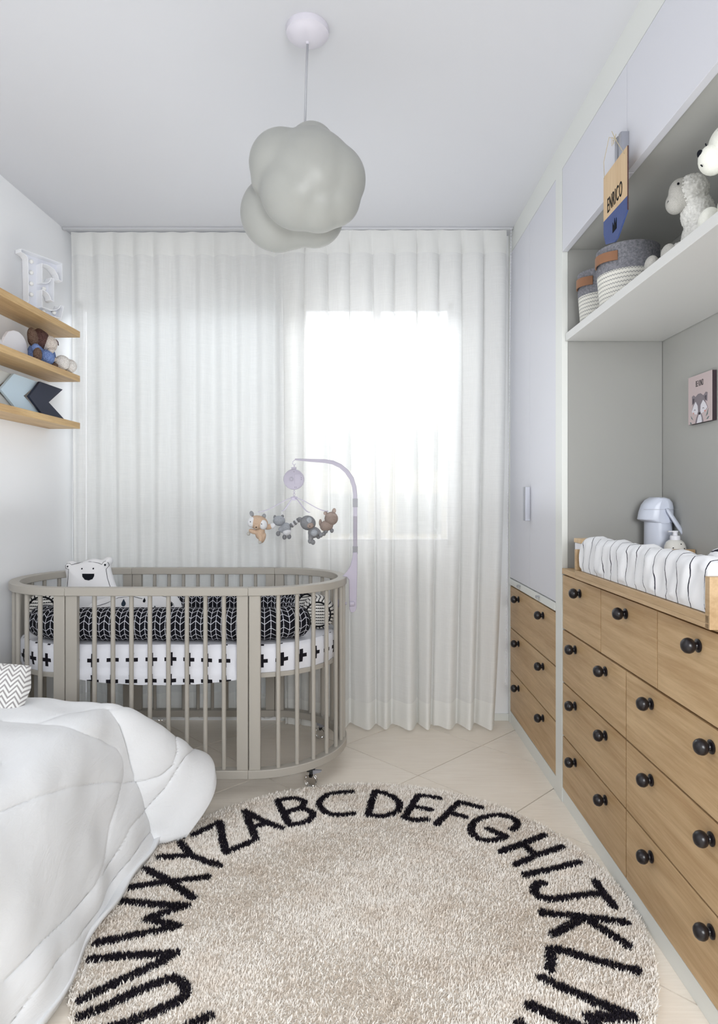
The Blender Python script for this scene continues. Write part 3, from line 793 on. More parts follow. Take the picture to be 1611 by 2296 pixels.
# plush bear
br = Thing('plush_bear', 'smooth white plush bear at the right edge of the white shelf', 'toy', (.85, 1.47, sz))
br.part('body', blob('body', [((.875, 1.452, sz+.070), (.062, .062, .072)), ((.86, 1.455, sz+.13), (.045, .045, .05))], .005, 6, br.o), plush_w)
br.part('head', blob('head', [((.838, 1.465, sz+.205), (.048, .050, .052)), ((.812, 1.470, sz+.178), (.034, .034, .034))], .0045, 5, br.o), plush_w)
br.part('muzzle', MB().ell((.796, 1.470, sz+.172), (.028, .030, .034), (0, -20, 0)), plush_w, smooth=True)
br.part('nose', MB().ell((.771, 1.473, sz+.188), (.005, .010, .009), (0, -20, 0)), print_black, smooth=True)
br.part('mouth', MB().tube([(.770, 1.468, sz+.160), (.771, 1.463, sz+.154)], .0014, 6), print_black)
for yy in (1.44, 1.495): br.part('eye', MB().tube([(.792, yy-.006, sz+.221), (.794, yy-.008, sz+.212)], .0016, 6), print_black)
for yy in (1.425, 1.50): br.part('ear', MB().ell((.842, yy, sz+.262), (.010, .015, .016)), plush_w, smooth=True)
for yy in (1.40, 1.485): br.part('foot', blob('foot', [((.800, yy, sz+.036), (.026, .026, .034)), ((.84, yy, sz+.03), (.05, .027, .027))], .0045, 4, br.o), plush_w)

# picture on the niche wall (cabinet frame; x = XR is the wall)
px_ = XR
pic = Thing('wall_picture', 'small pink wall picture of a raccoon reading BE KIND', 'picture', (px_-.015, 2.06, 1.375), CAB)
yl_, yr_ = 2.142, 1.998
fp = lambda u, v, d: (px_-.016-d, yl_-(yl_-yr_)*u, 1.375+.158*v)
pic.part('canvas', MB().box(px_-.015, px_-.001, yr_, yl_, 1.375, 1.533), mat('dark_canvas_edge', srgb(48, 34, 42), .7, vary=.1))
pink = mat('dusty_pink_print', srgb(200, 184, 184), .8, vary=.03)
pic.part('print', MB().prism([(0, 0), (1, 0), (1, 1), (0, 1)], fp, -.001, .0004), pink)
def flat(name, pts, col, d, m=None):
    return pic.part(name, MB().prism(pts, fp, .0004, .0004+.0003*d), m or mat(name+'_print', srgb(*col), .85, vary=.03))
g1, g2, wt = (134, 126, 132), (84, 78, 86), (224, 222, 228)
mg1 = mat('raccoon_grey_print', srgb(*g1), .85, vary=.03); mg2 = mat('raccoon_dark_print', srgb(*g2), .85, vary=.03); mw = mat('raccoon_white_print', srgb(*wt), .85, vary=.03)
mleaf = mat('leaf_print', srgb(104, 122, 122), .85, vary=.03)
flat('body', [(.30, 0), (.36, .12), (.44, .2), (.56, .2), (.62, .12), (.66, .02), (.66, 0)], g1, 1, mg1)
flat('chest', [(.38, 0), (.42, .1), (.47, .17), (.54, .17), (.58, .1), (.60, .02), (.58, 0)], wt, 2, mw)
flat('head', [(.16, .26), (.24, .42), (.34, .56), (.44, .60), (.54, .60), (.66, .54), (.74, .42), (.84, .28), (.7, .2), (.5, .17), (.3, .2)], g1, 3, mg1)
flat('ear', [(.18, .40), (.17, .58), (.24, .60), (.34, .54), (.26, .44)], g1, 2, mg1); flat('ear', [(.82, .40), (.83, .58), (.76, .60), (.66, .54), (.74, .44)], g1, 2, mg1)
flat('ear_inner', [(.215, .42), (.21, .53), (.28, .52), (.25, .44)], g2, 4, mg2); flat('ear_inner', [(.785, .42), (.79, .53), (.72, .52), (.75, .44)], g2, 4, mg2)
flat('cheek', [(.17, .26), (.24, .36), (.34, .45), (.42, .36), (.44, .24), (.40, .18), (.28, .2)], wt, 5, mw); flat('cheek', [(.83, .28), (.76, .37), (.66, .45), (.56, .36), (.54, .24), (.58, .18), (.7, .2)], wt, 5, mw)
flat('nose', [(.465, .19), (.49, .215), (.52, .215), (.54, .19), (.52, .165), (.49, .165)], (40, 36, 42), 6)
for q in (.31, .67): flat('eye', [(q-.04, .26), (q-.02, .29), (q+.02, .29), (q+.04, .26), (q+.02, .278), (q-.02, .278)], (60, 56, 62), 6, mg2)
for q in (.26, .73): flat('blush', [(q-.025, .22), (q, .24), (q+.025, .22), (q, .2)], (206, 140, 128), 6)
for l_ in ([(.22, .08), (.12, .18), (.14, .12)], [(.15, .03), (.08, .05), (.1, .01), (.14, 0)], [(.76, .1), (.84, .22), (.87, .26), (.84, .14)], [(.78, .04), (.86, .09), (.9, .09), (.84, .04)]): flat('leaf', l_, g1, 2, mleaf)
tk = text_mesh('lettering', 'BE KIND', .028, .42, lambda u, v, d: fp(.50+u/.144, .76+v/.158, .0008+d*.5), depth=.0006, spacing=1.1, off=pic.o)
pic.part('lettering', tk, print_black)

# changing tray, pad, pillow
TY0, TY1, TX0, TX1 = 1.31, 2.136, -.030, XR-.004
tr_ = Thing('changing_tray', 'open oak changing tray on top of the chest', 'tray', (.17, 1.72, .869), CAB)
tr_.part('base_board', MB().box(TX0, TX1, TY0, TY1, .8695, .8875).box(TX0, -.003, TY0, TY1, .8585, .8695), oak_v, bevel=.001)
tr_.part('end_board', MB().box(TX0, TX1, TY1-.016, TY1, .888, .957), oak_v, bevel=.001)
tr_.part('end_board', MB().box(TX0, TX1, TY0-.004, TY0+.014, .858, .967), oak_v, bevel=.001)
pd = Thing('changing_pad', 'white pinstriped changing pad with raised sides in the oak tray', 'pad', (.13, 1.72, .888), CAB)
nu, nv = 60, 90
prof = [(-.022, .889), (-.026, .91), (-.026, .95), (-.024, .985), (-.012, 1.003), (.01, 1.005), (.03, .995), (.06, .97), (.10, .945), (.15, .935), (.20, .928), (.25, .930), (.28, .936), (.30, .938), (.315, .930), (.318, .915), (.318, .889)]
pr = np.array(prof); sl = np.concatenate([[0], np.cumsum(np.hypot(*np.diff(pr, axis=0).T))])
ss = np.linspace(0, sl[-1], nu); PX = np.interp(ss, sl, pr[:, 0]); PZ = np.interp(ss, sl, pr[:, 1])
yy_ = np.linspace(TY0+.020, TY1-.045, nv); pts = np.zeros((nv, nu, 3)); uv = np.zeros((nv, nu, 2))
for i, yv in enumerate(yy_):
    e = min(i, nv-1-i); q = 1-max(0, 1-e/5)**2*.10
    w = .0035*np.sin(yv*38+ss*9)+.0022*np.sin(yv*71-ss*22)+.002*np.sin(yv*130+ss*50)
    pts[i, :, 0] = PX*1.0+w*(PZ > .90); pts[i, :, 1] = yv; pts[i, :, 2] = .889+(PZ-.889)*q+w*.7*(PZ > .9)*(1-.0*yv)
    uv[i, :, 0] = yv+.003*np.sin(ss*60+yv*20); uv[i, :, 1] = ss
pm = MB().grid(pts[:, ::-1], uv[:, ::-1]); pm.poly([tuple(p) for p in pts[0]]); pm.poly([tuple(p) for p in pts[-1][::-1]])
pd.part('pad_cover', pm, stripe_m, smooth=60)
def cushion_pts(cx, cy, cz, a, b, h, rot, n=26, uo=0):
    Mx = Euler([R(v) for v in rot]).to_matrix(); out = []
    for sgn_ in (1, -1):
        g = np.zeros((n, n, 3)); uv = np.zeros((n, n, 2))
        for i in range(n):
            for j in range(n):
                u = -1+2*i/(n-1); v = -1+2*j/(n-1)
                k = (max(0, 1-abs(u)**2.6)*max(0, 1-abs(v)**2.6))**.45
                q = Vector((a*u*(1-.10*(1-k)*abs(v)), b*v*(1-.10*(1-k)*abs(u)), sgn_*h*k+.002*math.sin(9*u+7*v)))
                q = Mx@q+Vector((cx, cy, cz)); g[i, j] = q; uv[i, j] = (a*u+uo, b*v)
        out.append((g if sgn_ > 0 else g[::-1], uv if sgn_ > 0 else uv[::-1]))
    return out
hp = MB()
for g, uv in cushion_pts(.165, 1.400, .985, .125, .075, .036, (8, 4, 6)): hp.grid(g, uv)
solo('small_pillow', hp, stripe_m, 'white pillow with thin dark stripes at the near end of the changing pad', 'pillow', (.15, 1.395, .955), CAB, smooth=True)

# thermos, soap dispenser, swab box
TH = (1.046, 2.288, .870)
tp = Thing('pump_thermos', 'bluish white pump thermos with carrying handle in the niche corner', 'thermos', TH)
zz = TH[2]
tp.part('body', MB().lathe([(.0475, 0), (.048, .004), (.0475, .06), (.0465, .17), (.0465, .176)], TH, n=36), blue_white_pl, smooth=40)
hd = []
hp_ = [(-.072, .182), (-.056, .175), (-.04, .172), (.0505, .172), (.0505, .225), (.046, .243), (.034, .256), (.012, .262), (-.022, .262), (-.042, .252), (-.057, .234), (-.067, .208)]
hdm = MB()
sec = 9
for k in range(sec+1):
    t = -1+2*k/sec; wv = .0485*math.sin(t*PI/2)
    sc = math.sqrt(max(.0, 1-(wv/.0500)**2))*.9+.1
    b = len(hdm.v)
    for u, v in hp_:
        hdm.v.append((TH[0]+u*(sc if u > 0 else sc*.7+.3*(1-abs(t)**3)), TH[1]+wv, zz+.172+(v-.172)*(1-.12*abs(t)**4)))
    if k:
        n = len(hp_)
        for i in range(n): j = (i+1) % n; hdm.f.append((b-n+i, b-n+j, b+j, b+i))
    else: hdm.f.append(tuple(range(b, b+len(hp_))))
hdm.f.append(tuple(range(len(hdm.v)-len(hp_), len(hdm.v)))[::-1])
tp.part('pump_head', hdm, blue_white_pl, smooth=35, bevel=.002)
tp.part('lid_seam', MB().box(TH[0]-.073, TH[0]+.0505, TH[1]-.0487, TH[1]-.0475, zz+.2185, zz+.2192), grey_pl)
hh = MB()
hh.tube([(TH[0]+.008, TH[1]-.052, zz+.222), (TH[0]+.012, TH[1]-.056, zz+.212), (TH[0]+.040, TH[1]-.060, zz+.165), (TH[0]+.062, TH[1]-.058, zz+.135), (TH[0]+.070, TH[1]-.048, zz+.120), (TH[0]+.050, TH[1]-.0, zz+.108)], [.008, .0125, .0135, .0135, .012, .009], 10, squash=.5)
tp.part('handle', hh, blue_white_pl, smooth=True)
DS = (1.054, 2.178, .870)
dp = Thing('soap_dispenser', 'round cream soap dispenser with black dots beside the thermos', 'dispenser', DS)
prd = [(.026, 0), (.031, .004), (.0365, .03), (.0375, .055), (.037, .075), (.034, .095), (.028, .108), (.020, .115), (.016, .116)]
dp.part('bottle', MB().lathe(prd, DS, n=32), ceramic, smooth=40)
dp.part('pump_collar', MB().lathe([(.0165, .114), (.0165, .126), (.0150, .130), (.0080, .131), (.0078, .143)], DS, n=24), white_pl, smooth=40)
dp.part('spout', MB().box(DS[0]-.024, DS[0]+.009, DS[1]-.005, DS[1]+.005, DS[2]+.1425, DS[2]+.1465).lathe([(.0088, .141), (.0088, .147)], DS, n=18), white_pl, bevel=.001)
for a, h_ in ((-62, .088), (-95, .075), (-40, .083), (-125, .09), (-78, .103), (-20, .06), (-110, .06)):
    rr = np.interp(h_, [p[1] for p in prd], [p[0] for p in prd])
    dp.part('dot', MB().ell((DS[0]+rr*math.cos(R(a)), DS[1]+rr*math.sin(R(a)), DS[2]+h_), (.0024, .0024, .0020), n=8, m=6), print_black, smooth=True)
bx = Thing('swab_box', 'small white box with pale wooden lid behind the changing tray', 'box', (.80, 2.22, .870))
bx.part('box', MB().box(.735, .825, 2.185, 2.255, .870, .972), white_pl, bevel=.003)
bx.part('lid', MB().box(.7325, .8275, 2.1825, 2.2575, .972, .987), ply, bevel=.002, label='pale wooden lid')

# ---------------------------------------------------------------- crib
XL, XRt, YC, RC = -1.14, -.45, 2.745, .340          # centre line of the rails
HW = .0195                                          # half width
def stad(seg, r, n=26):
    if seg == 'front': return [(XL, YC-r), (XRt, YC-r)]
    if seg == 'back': return [(XRt, YC+r), (XL, YC+r)]
    if seg == 'right': return [(XRt+r*math.sin(PI*k/n), YC-r*math.cos(PI*k/n)) for k in range(n+1)]
    return [(XL-r*math.sin(PI*k/n), YC+r*math.cos(PI*k/n)) for k in range(n+1)]
crib = Thing('crib', 'greige oval slatted baby crib on clear castors', 'crib', (-.795, YC, 0))
def rail(seg, z0, z1, name, hw=HW):
    o_, i_ = stad(seg, RC+hw), stad(seg, RC-hw); n = len(o_); mb = MB()
    e = .0007
    for (a, b) in zip(o_, i_):
        mb.v += [(a[0], a[1], z0), (a[0], a[1], z1), (b[0], b[1], z1), (b[0], b[1], z0)]
    for k in range(n-1):
        for q in range(4): mb.f.append((4*k+q, 4*k+(q+1) % 4, 4*k+4+(q+1) % 4, 4*k+4+q))
    mb.f.append((0, 3, 2, 1)); mb.f.append(tuple(4*(n-1)+q for q in range(4)))
    s_ = 1.0
    ob = crib.part(name, mb, crib_m, bevel=.0025, smooth=35)
for seg in ('front', 'back', 'left', 'right'):
    rail(seg, .760, .791, 'top_rail'); rail(seg, .072, .104, 'bottom_rail')
slat_me = mesh_of('slat', MB().tube([(0, 0, .103), (0, 0, .43), (0, 0, .761)], .0085, 12), smooth=40); slat_me.materials.append(crib_m)
post_me = mesh_of('post', MB().box(-.0215, .0215, -.013, .013, .103, .761)); post_me.materials.append(crib_m)
def stick(me, x, y, rz, bev=0):
    o = bpy.data.objects.new(me.name, me); C.objects.link(o); o.parent = crib.root
    o.location = (x-crib.o[0], y-crib.o[1], 0); o.rotation_euler = (0, 0, rz)
    if bev: add_mod(o, .0025)
for k in range(8):
    x = XL+.0575+.022+.0700*k+.026
    for y in (YC-RC, YC+RC): stick(slat_me, x, y, 0)
for x in (XL+.0225, XRt-.0225):
    for y in (YC-RC, YC+RC): stick(post_me, x, y, 0, 1)
for s_, xc in ((1, XRt), (-1, XL)):
    for th in (3.9, 90, 176.1):
        a = R(th); stick(post_me, xc+s_*RC*math.sin(a), YC-RC*math.cos(a), s_*a, 1)
    for k in range(6):
        for a in (R(18.7+12.65*k), PI-R(18.7+12.65*k)):
            stick(slat_me, xc+s_*RC*math.sin(a), YC-RC*math.cos(a), 0)
pl = MB()
o_ = [p for seg in ('front', 'right', 'back', 'left') for p in stad(seg, .319)[:-1]]
pl.prism(o_, lambda u, v, d: (u, v, d), .442, .460)
crib.part('mattress_base', pl, crib_m, smooth=35, bevel=.001)
for (a, s_, xc) in ((42, 1, XRt), (138, 1, XRt), (42, -1, XL), (138, -1, XL)):
    x = xc+s_*RC*math.sin(R(a)); y = YC-RC*math.cos(R(a))
    cb = crib.part('caster', MB().box(x-.016, x+.016, y-.010, y+.010, .058, .072).box(x-.006, x+.006, y-.007, y+.012, .036, .06), mat('caster_bracket', srgb(40, 42, 44), .4) if s_ > 0 and a < 90 else grey_pl, bevel=.001, label='caster bracket')
    crib.part('wheel', MB().lathe([(.006, -.011), (.022, -.011), (.0245, -.008), (.0245, .008), (.022, .011), (.006, .011)], (x, y-.004, .0246), (.35, 1, 0), 24), glass_m, smooth=35, parent=cb, label='clear plastic wheel')
    crib.part('brake_lever', MB().prism([(0, 0), (.03, .008), (.034, .014), (0, .016)], lambda u, v, d: (x+.008+u, y-.012+d, .050+v), 0, .012), grey_pl, parent=cb)
# mattress with cross-print sheet
mt = Thing('crib_mattress', 'crib mattress in a white sheet printed with black crosses', 'mattress', (-.795, YC, .4605))
path = []; rs = .314
for seg in ('front', 'right', 'back', 'left'): path += stad(seg, rs, 30)[:-1] if seg in ('right', 'left') else [tuple(np.array(stad(seg, rs)[0])*(1-t)+np.array(stad(seg, rs)[1])*t) for t in np.linspace(0, 1, 40)[:-1]]
path.append(path[0]); path = np.array(path)
acc = np.concatenate([[0], np.cumsum(np.hypot(*np.diff(path, axis=0).T))])
rows = 12; pts = np.zeros((rows, len(path), 3)); uv = np.zeros((rows, len(path), 2)); cxy = np.array([-.795, YC])
for i in range(rows):
    t = i/(rows-1)
    for k, p in enumerate(path):
        c0 = np.array([min(max(p[0], XL), XRt), YC]); nn = (p-c0)/np.linalg.norm(p-c0)
        fr = 1 if (p[1] < YC-.25) else 0
        drop = .045*math.sin(PI*min(1, max(0, (p[0]+1.14)/.69)))**.4 if (p[1] < YC and XL < p[0] < XRt) else 0
        zb = .4605-drop; zt_ = .566
        b = .006*math.sin(t*PI)+.0022*math.sin(acc[k]*55+3*t)+.0015*math.sin(acc[k]*120-6*t)
        zz_ = zb+(zt_-zb)*t
        over = .012 if drop > .01 and zz_ < .47 else 0
        r_in = .012*max(0, (t-.85)/.15)**2
        q = p+nn*(b-r_in+min(over, .008))
        pts[i, k] = (q[0], q[1], zz_); uv[i, k] = (acc[k], zz_)
sm = MB().grid(pts, uv); sm.poly([tuple(p) for p in pts[-1][:-1]]); sm.poly([tuple(p) for p in pts[0][:-1][::-1]])
for k in range(len(path)): sm.uv[(rows)*len(path)+k] = (0, .0)
mt.part('fitted_sheet', sm, cross_m, smooth=50)
# bolsters
def bolster(label, cat, ctr, rad, m, capm, name='bolster', lift=0, nseg=None):
    ctr = [Vector(c) for c in ctr]; n = 28
    acc = [0]
    for a, b in zip(ctr, ctr[1:]): acc.append(acc[-1]+(b-a).length)
    L = acc[-1]; ms = max(24, int(L/.014)); pts = np.zeros((ms+1, n+1, 3)); uv = np.zeros((ms+1, n+1, 2))
    ax = np.array([list(c) for c in ctr]); S = np.linspace(0, L, ms+1)
    cc = np.stack([np.interp(S, acc, ax[:, k]) for k in range(3)], 1)
    for i in range(ms+1):
        t = Vector(cc[min(i+1, ms)]-cc[max(i-1, 0)]).normalized(); e1 = Vector((t.y, -t.x, 0)).normalized(); e2 = Vector((0, 0, 1))
        ee = min(S[i], L-S[i]); rr = rad*(1 if ee > .02 else (.80+.20*math.sqrt(max(0, 1-(1-ee/.02)**2))))
        rr *= 1+.012*math.sin(S[i]*24)+.008*math.sin(S[i]*61)
        for k in range(n+1):
            a = 2*PI*k/n; p = Vector(cc[i])+e1*math.cos(a)*rr+e2*math.sin(a)*rr*.97
            pts[i, k] = p; uv[i, k] = (S[i], a*rad)
    b = Thing(name, label, cat, (float(cc[:, 0].mean()), float(cc[:, 1].mean()), float(cc[0, 2]-rad)))
    b.part('cover', MB().grid(pts, uv), m, smooth=True)
    for i, sg_ in ((0, -1), (ms, 1)):
        t = Vector(cc[min(i+1, ms)]-cc[max(i-1, 0)]).normalized()
        ring = [Vector(pts[i, k]) for k in range(n)]; c0 = Vector(cc[i])
        cap = MB(); gp = np.zeros((6, n+1, 3)); gu = np.zeros((6, n+1, 2))
        for q in range(6):
            f = 1-q/5
            for k in range(n+1):
                v_ = (Vector(pts[i, k])-c0)*f+t*sg_*.018*(1-f**2); gp[q, k] = c0+v_
                a = 2*PI*k/n; gu[q, k] = (rad*f*math.cos(a), rad*f*math.sin(a))
        cap.grid(gp, gu); b.part('end_cap', cap, capm, smooth=True, label='round end panel')
        b.part('piping', MB().tube(ring+[ring[0]], .0042, 6, caps=False), black_cloth, smooth=True, label='black piping')
    return b
RB, ZB = .243, .634
def bp(side, deg, front=True):
    xc = XRt if side > 0 else XL; a = R(deg)
    return (xc+side*RB*math.sin(a), YC-RB*math.cos(a)*(1 if front else -1), ZB)
front = [bp(-1, d) for d in range(48, 0, -6)]+[(XL+(XRt-XL)*k/12, YC-RB, ZB) for k in range(13)]+[bp(1, d) for d in range(6, 49, 6)]
back = [bp(-1, d, False) for d in range(42, 0, -6)]+[(XL+(XRt-XL)*k/12, YC+RB, ZB) for k in range(13)]+[bp(1, d, False) for d in range(6, 43, 6)]
bolster('black herringbone bolster along the front of the crib', 'bolster', front, .066, herring_m, scallop_m)
bolster('black herringbone bolster along the back of the crib, by the curtain', 'bolster', back, .066, herring_m, scallop_m)
bolster('white scallop-striped bolster at the right end of the crib', 'bolster', [bp(1, d) for d in range(80, 119, 6)], .066, scallop_m, scallop_m)
bolster('white scallop-striped bolster at the left end of the crib', 'bolster', [bp(-1, d)[:2]+(ZB+.028,) for d in range(72, 119, 6)], .066, scallop_m, scallop_m)

# flat shaped pillows
def seg_dist(pts, poly):
    poly = np.array(poly); a = poly; b = np.roll(poly, -1, 0)
    best = np.full(len(pts), 9.); near = np.zeros_like(pts)
    for p, q in zip(a, b):
        d = q-p; t = np.clip(((pts-p)@d)/(d@d+1e-12), 0, 1); c = p+t[:, None]*d; dd = np.hypot(*(pts-c).T)
        m = dd < best; best[m] = dd[m]; near[m] = c[m]
    return best, near
def inside(pts, poly):
    poly = np.array(poly); r = np.zeros(len(pts), bool); j = len(poly)-1
    for i in range(len(poly)):
        xi, yi = poly[i]; xj, yj = poly[j]
        c = ((yi > pts[:, 1]) != (yj > pts[:, 1])) & (pts[:, 0] < (xj-xi)*(pts[:, 1]-yi)/(yj-yi+1e-12)+xi)
        r ^= c; j = i
    return r
def spline(pts, n=6):
    P_ = [Vector(p) for p in pts]; out = []; m = len(P_)
    for i in range(m):
        a, b, c, d = P_[i-1], P_[i], P_[(i+1) % m], P_[(i+2) % m]
        for k in range(n):
            t = k/n
            q = .5*((2*b)+(c-a)*t+(2*a-5*b+4*c-d)*t*t+(3*b-a-3*c+d)*t**3); out.append((q.x, q.y))
    return out
class FlatPillow:
    def __init__(s, name, label, outline, T, D, fn, o, m, h=.004):
        s.poly = outline; s.T = T; s.D = D; s.fn = fn
        P0 = np.array(outline); x0, y0 = P0.min(0)-h; x1, y1 = P0.max(0)+h
        nx, ny = int((x1-x0)/h)+2, int((y1-y0)/h)+2
        gx, gy = np.meshgrid(x0+h*np.arange(nx), y0+h*np.arange(ny), indexing='ij')
        pt = np.stack([gx.ravel(), gy.ravel()], 1); ins = inside(pt, outline); d, near = seg_dist(pt, outline)
        pos = np.where(ins[:, None], pt, near); t = np.where(ins, s.th(d), 0)
        mb = MB(); idx = {}
        def vert(i, side):
            key = (i, side if t[i] > 0 else 0)
            if key not in idx: idx[key] = len(mb.v); mb.v.append(tuple(fn(pos[i, 0], pos[i, 1], t[i]*side)))
            return idx[key]
        I = ins.reshape(nx, ny)
        for i in range(nx-1):
            for j in range(ny-1):
                if I[i, j] or I[i+1, j] or I[i, j+1] or I[i+1, j+1]:
                    q = (i*ny+j, (i+1)*ny+j, (i+1)*ny+j+1, i*ny+j+1)
                    mb.f.append(tuple(vert(k, 1) for k in q)); mb.f.append(tuple(vert(k, -1) for k in q[::-1]))
        s.t = Thing(name, label, 'pillow', o); s.t.part('cover', mb, m, smooth=True)
    def th(s, d): q = np.clip(d/s.D, 0, 1); return s.T*np.sqrt(np.maximum(0, 1-(1-q)**2))
    def surf(s, u, v, e=.0012):
        p = np.array([[u, v]]); d, _ = seg_dist(p, s.poly); return s.fn(u, v, float(s.th(d)[0] if inside(p, s.poly)[0] else 0)+e)
    def disc(s, name, u, v, ru, rv, m, rot=0, pts=None):
        out = pts or [(ru*math.cos(a), rv*math.sin(a)) for a in np.linspace(0, 2*PI, 17)[:-1]]
        c, n = math.cos(rot), math.sin(rot)
        mb = MB(); b = [tuple(s.surf(u, v))]+[tuple(s.surf(u+x*c-y*n, v+x*n+y*c)) for x, y in out]
        mb.v = b; mb.f = [(0, 1+k, 1+(k+1) % len(out)) for k in range(len(out))]
        s.t.part(name, mb, m)
    def line(s, name, pts, r, m):
        s.t.part(name, MB().tube([s.surf(u, v, .0004) for u, v in pts], r, 5), m, smooth=True)
# bear pillow, plane facing the camera, leaning back a little
bc0 = Vector((-1.245, 2.835, .568))
fb = lambda u, v, d: (bc0.x+u, bc0.y-d+v*.12, bc0.z+v)
bo = spline([(-.09, .003), (-.098, .05), (-.104, .12), (-.108, .20), (-.118, .245), (-.110, .272), (-.085, .277), (-.062, .268), (.0, .287), (.045, .283), (.066, .294), (.088, .292), (.094, .272), (.086, .25), (.100, .20), (.128, .13), (.15, .06), (.145, .003), (.0, .002)], 5)
bear = FlatPillow('bear_pillow', 'white polar bear pillow with black mouth standing in the crib', bo, .045, .085, fb, tuple(bc0), white_cloth)
bear.disc('eye', -.028, .246, .0036, .0036, print_black); bear.disc('eye', .024, .247, .0036, .0036, print_black)
bear.disc('mouth', .006, .212, 0, 0, print_black, 0, [(-.029, .013), (-.026, .000), (-.014, -.013), (.004, -.016), (.020, -.010), (.026, .003), (.026, .013)])
bear.disc('ear_mark', -.095, .255, .0042, .0036, print_black); bear.disc('ear_mark', .071, .262, .0036, .005, print_black)
ol = [(-.100, .10), (-.095, .16), (-.090, .22), (-.087, .243), (-.104, .246), (-.110, .257), (-.103, .268), (-.090, .268), (-.082, .262), (-.05, .270), (.0, .276), (.04, .270), (.058, .264), (.062, .274), (.072, .279), (.082, .272), (.084, .258), (.075, .243), (.083, .205), (.1, .16), (.12, .1)]
bear.line('outline', ol, .0011, print_black)
# cloud pillow
cc0 = Vector((-.955, 2.70, .572))
fc = lambda u, v, d: (cc0.x+u, cc0.y-d+v*.15, cc0.z+v)
co_ = spline([(-.24, .0), (-.255, .05), (-.23, .105), (-.17, .13), (-.12, .155), (-.05, .16), (.0, .15), (.05, .165), (.11, .155), (.15, .12), (.165, .07), (.15, .02), (.11, -.002), (.0, -.004), (-.12, -.004)], 5)
cloud = FlatPillow('cloud_pillow', 'white cloud pillow printed with dark raindrops leaning in the crib', co_, .040, .07, fc, tuple(cc0), white_cloth)
drop = [(0, 1), (.3, .45), (.55, .0), (.6, -.35), (.45, -.7), (.15, -.9), (-.15, -.9), (-.45, -.7), (-.6, -.35), (-.55, 0), (-.3, .45)]
for u, v, s_, m_ in ((-.175, .078, .010, print_black), (-.075, .115, .016, print_slate), (-.02, .085, .012, print_grey), (.06, .088, .017, print_slate), (.105, .062, .011, print_grey), (.125, .108, .010, print_black), (-.11, .055, .012, print_slate), (.01, .125, .010, print_black)):
    cloud.disc('raindrop', u, v, 0, 0, m_, .12, [(x*s_, y*s_) for x, y in drop])
cloud.line('outline', [(-.225, .04), (-.215, .08), (-.19, .1), (-.15, .112), (-.1, .135), (-.04, .14), (.0, .13)], .0011, print_black)
cloud.line('outline', [(.05, .145), (.1, .138), (.132, .11), (.143, .075), (.132, .035)], .0011, print_black)

# ---------------------------------------------------------------- crib mobile
MY = YC
mo = Thing('crib_mobile', 'lilac plastic mobile arm with music box clamped to the crib rail', 'mobile', (-.07, MY, .62))
arm_px = [(797, 1238), (797, 1180), (797, 1110), (795, 1092), (789, 1073), (778, 1057), (764, 1045), (747, 1037), (730, 1034), (700, 1032.5), (662, 1030)]
arm = [P(x, y, MY) for x, y in arm_px]
am = MB(); wv = [.0088, .0088, .0088, .009, .0095, .0095, .009, .0085, .008, .0065, .0035]
tmp = []
for i, p in enumerate(arm):
    t = (arm[min(i+1, len(arm)-1)]-arm[max(i-1, 0)]).normalized(); n = Vector((t.z, 0, -t.x)); tmp.append((p+n*wv[i], p-n*wv[i]))
outl = [(a.x, a.z) for a, b in tmp]+[(b.x, b.z) for a, b in tmp[::-1]]
mo.part('arm', MB().prism(outl, lambda u, v, d: (u, MY+d, v), -.006, .006), lilac, bevel=.0025)
def flatpx(pts, y0, y1): return MB().prism([(P(x, y, MY).x, P(x, y, MY).z) for x, y in pts], lambda u, v, d: (u, MY+d, v), y0, y1)
mo.part('clamp', flatpx([(792, 1238), (802, 1238), (801.5, 1290), (800, 1362), (797, 1370), (791, 1373), (786, 1371), (784, 1364), (783, 1300), (779, 1294), (768, 1292), (777, 1283), (786, 1268), (790, 1252)], -.010, .010), lilac_mid, bevel=.003)
for ya, yb in ((1118, 1137), (1225, 1242)):
    mo.part('joint', flatpx([(791.5, yb), (791.5, ya), (802.5, ya), (802.5, yb)], -.0075, .0075), grey_pl, bevel=.001)
mo.part('clamp_knob', MB().lathe([(.013, 0), (.016, .003), (.016, .020), (.012, .024)], P(784, 1353, MY-.0), (1, 0, 0), 18), lilac_mid, smooth=40)
mo.part('clamp_screw', MB().lathe([(.006, 0), (.006, .032), (.016, .034), (.022, .045), (.022, .050), (.012, .056)], P(778, 1353, MY), (-1, 0, 0), 18), lilac_mid, smooth=40)
bc_ = P(659.5, 1075, MY)
mo.part('hook', MB().tube([P(662, 1031, MY), P(657, 1035, MY), P(656, 1040, MY), P(660, 1043, MY), P(663.5, 1040, MY)], .0014, 8).tube([P(660, 1042, MY), P(660, 1050, MY)], .0018, 8), lilac_mid, smooth=True)
mb_ = mo.part('music_box', MB().lathe([(.036, -.018), (.043, -.014), (.0448, -.006), (.0448, .006), (.043, .014), (.036, .018)], bc_, (0, -1, 0), 36).box(bc_.x-.010, bc_.x+.010, MY-.009, MY+.009, bc_.z+.040, bc_.z+.053), lilac, smooth=40)
for k in range(12):
    a = k*PI/6; c = Vector((bc_.x-.009, MY-.0183, bc_.z+.001)); e = Vector((math.cos(a), 0, math.sin(a)))
    mo.part('speaker_slot', MB().tube([c+e*.0045, c+e*.011], .0007, 5), grey_pl, parent=mb_)
mo.part('battery_cover', MB().box(bc_.x+.006, bc_.x+.030, MY-.0195, MY-.017, bc_.z-.020, bc_.z+.022), lilac, parent=mb_, bevel=.001)
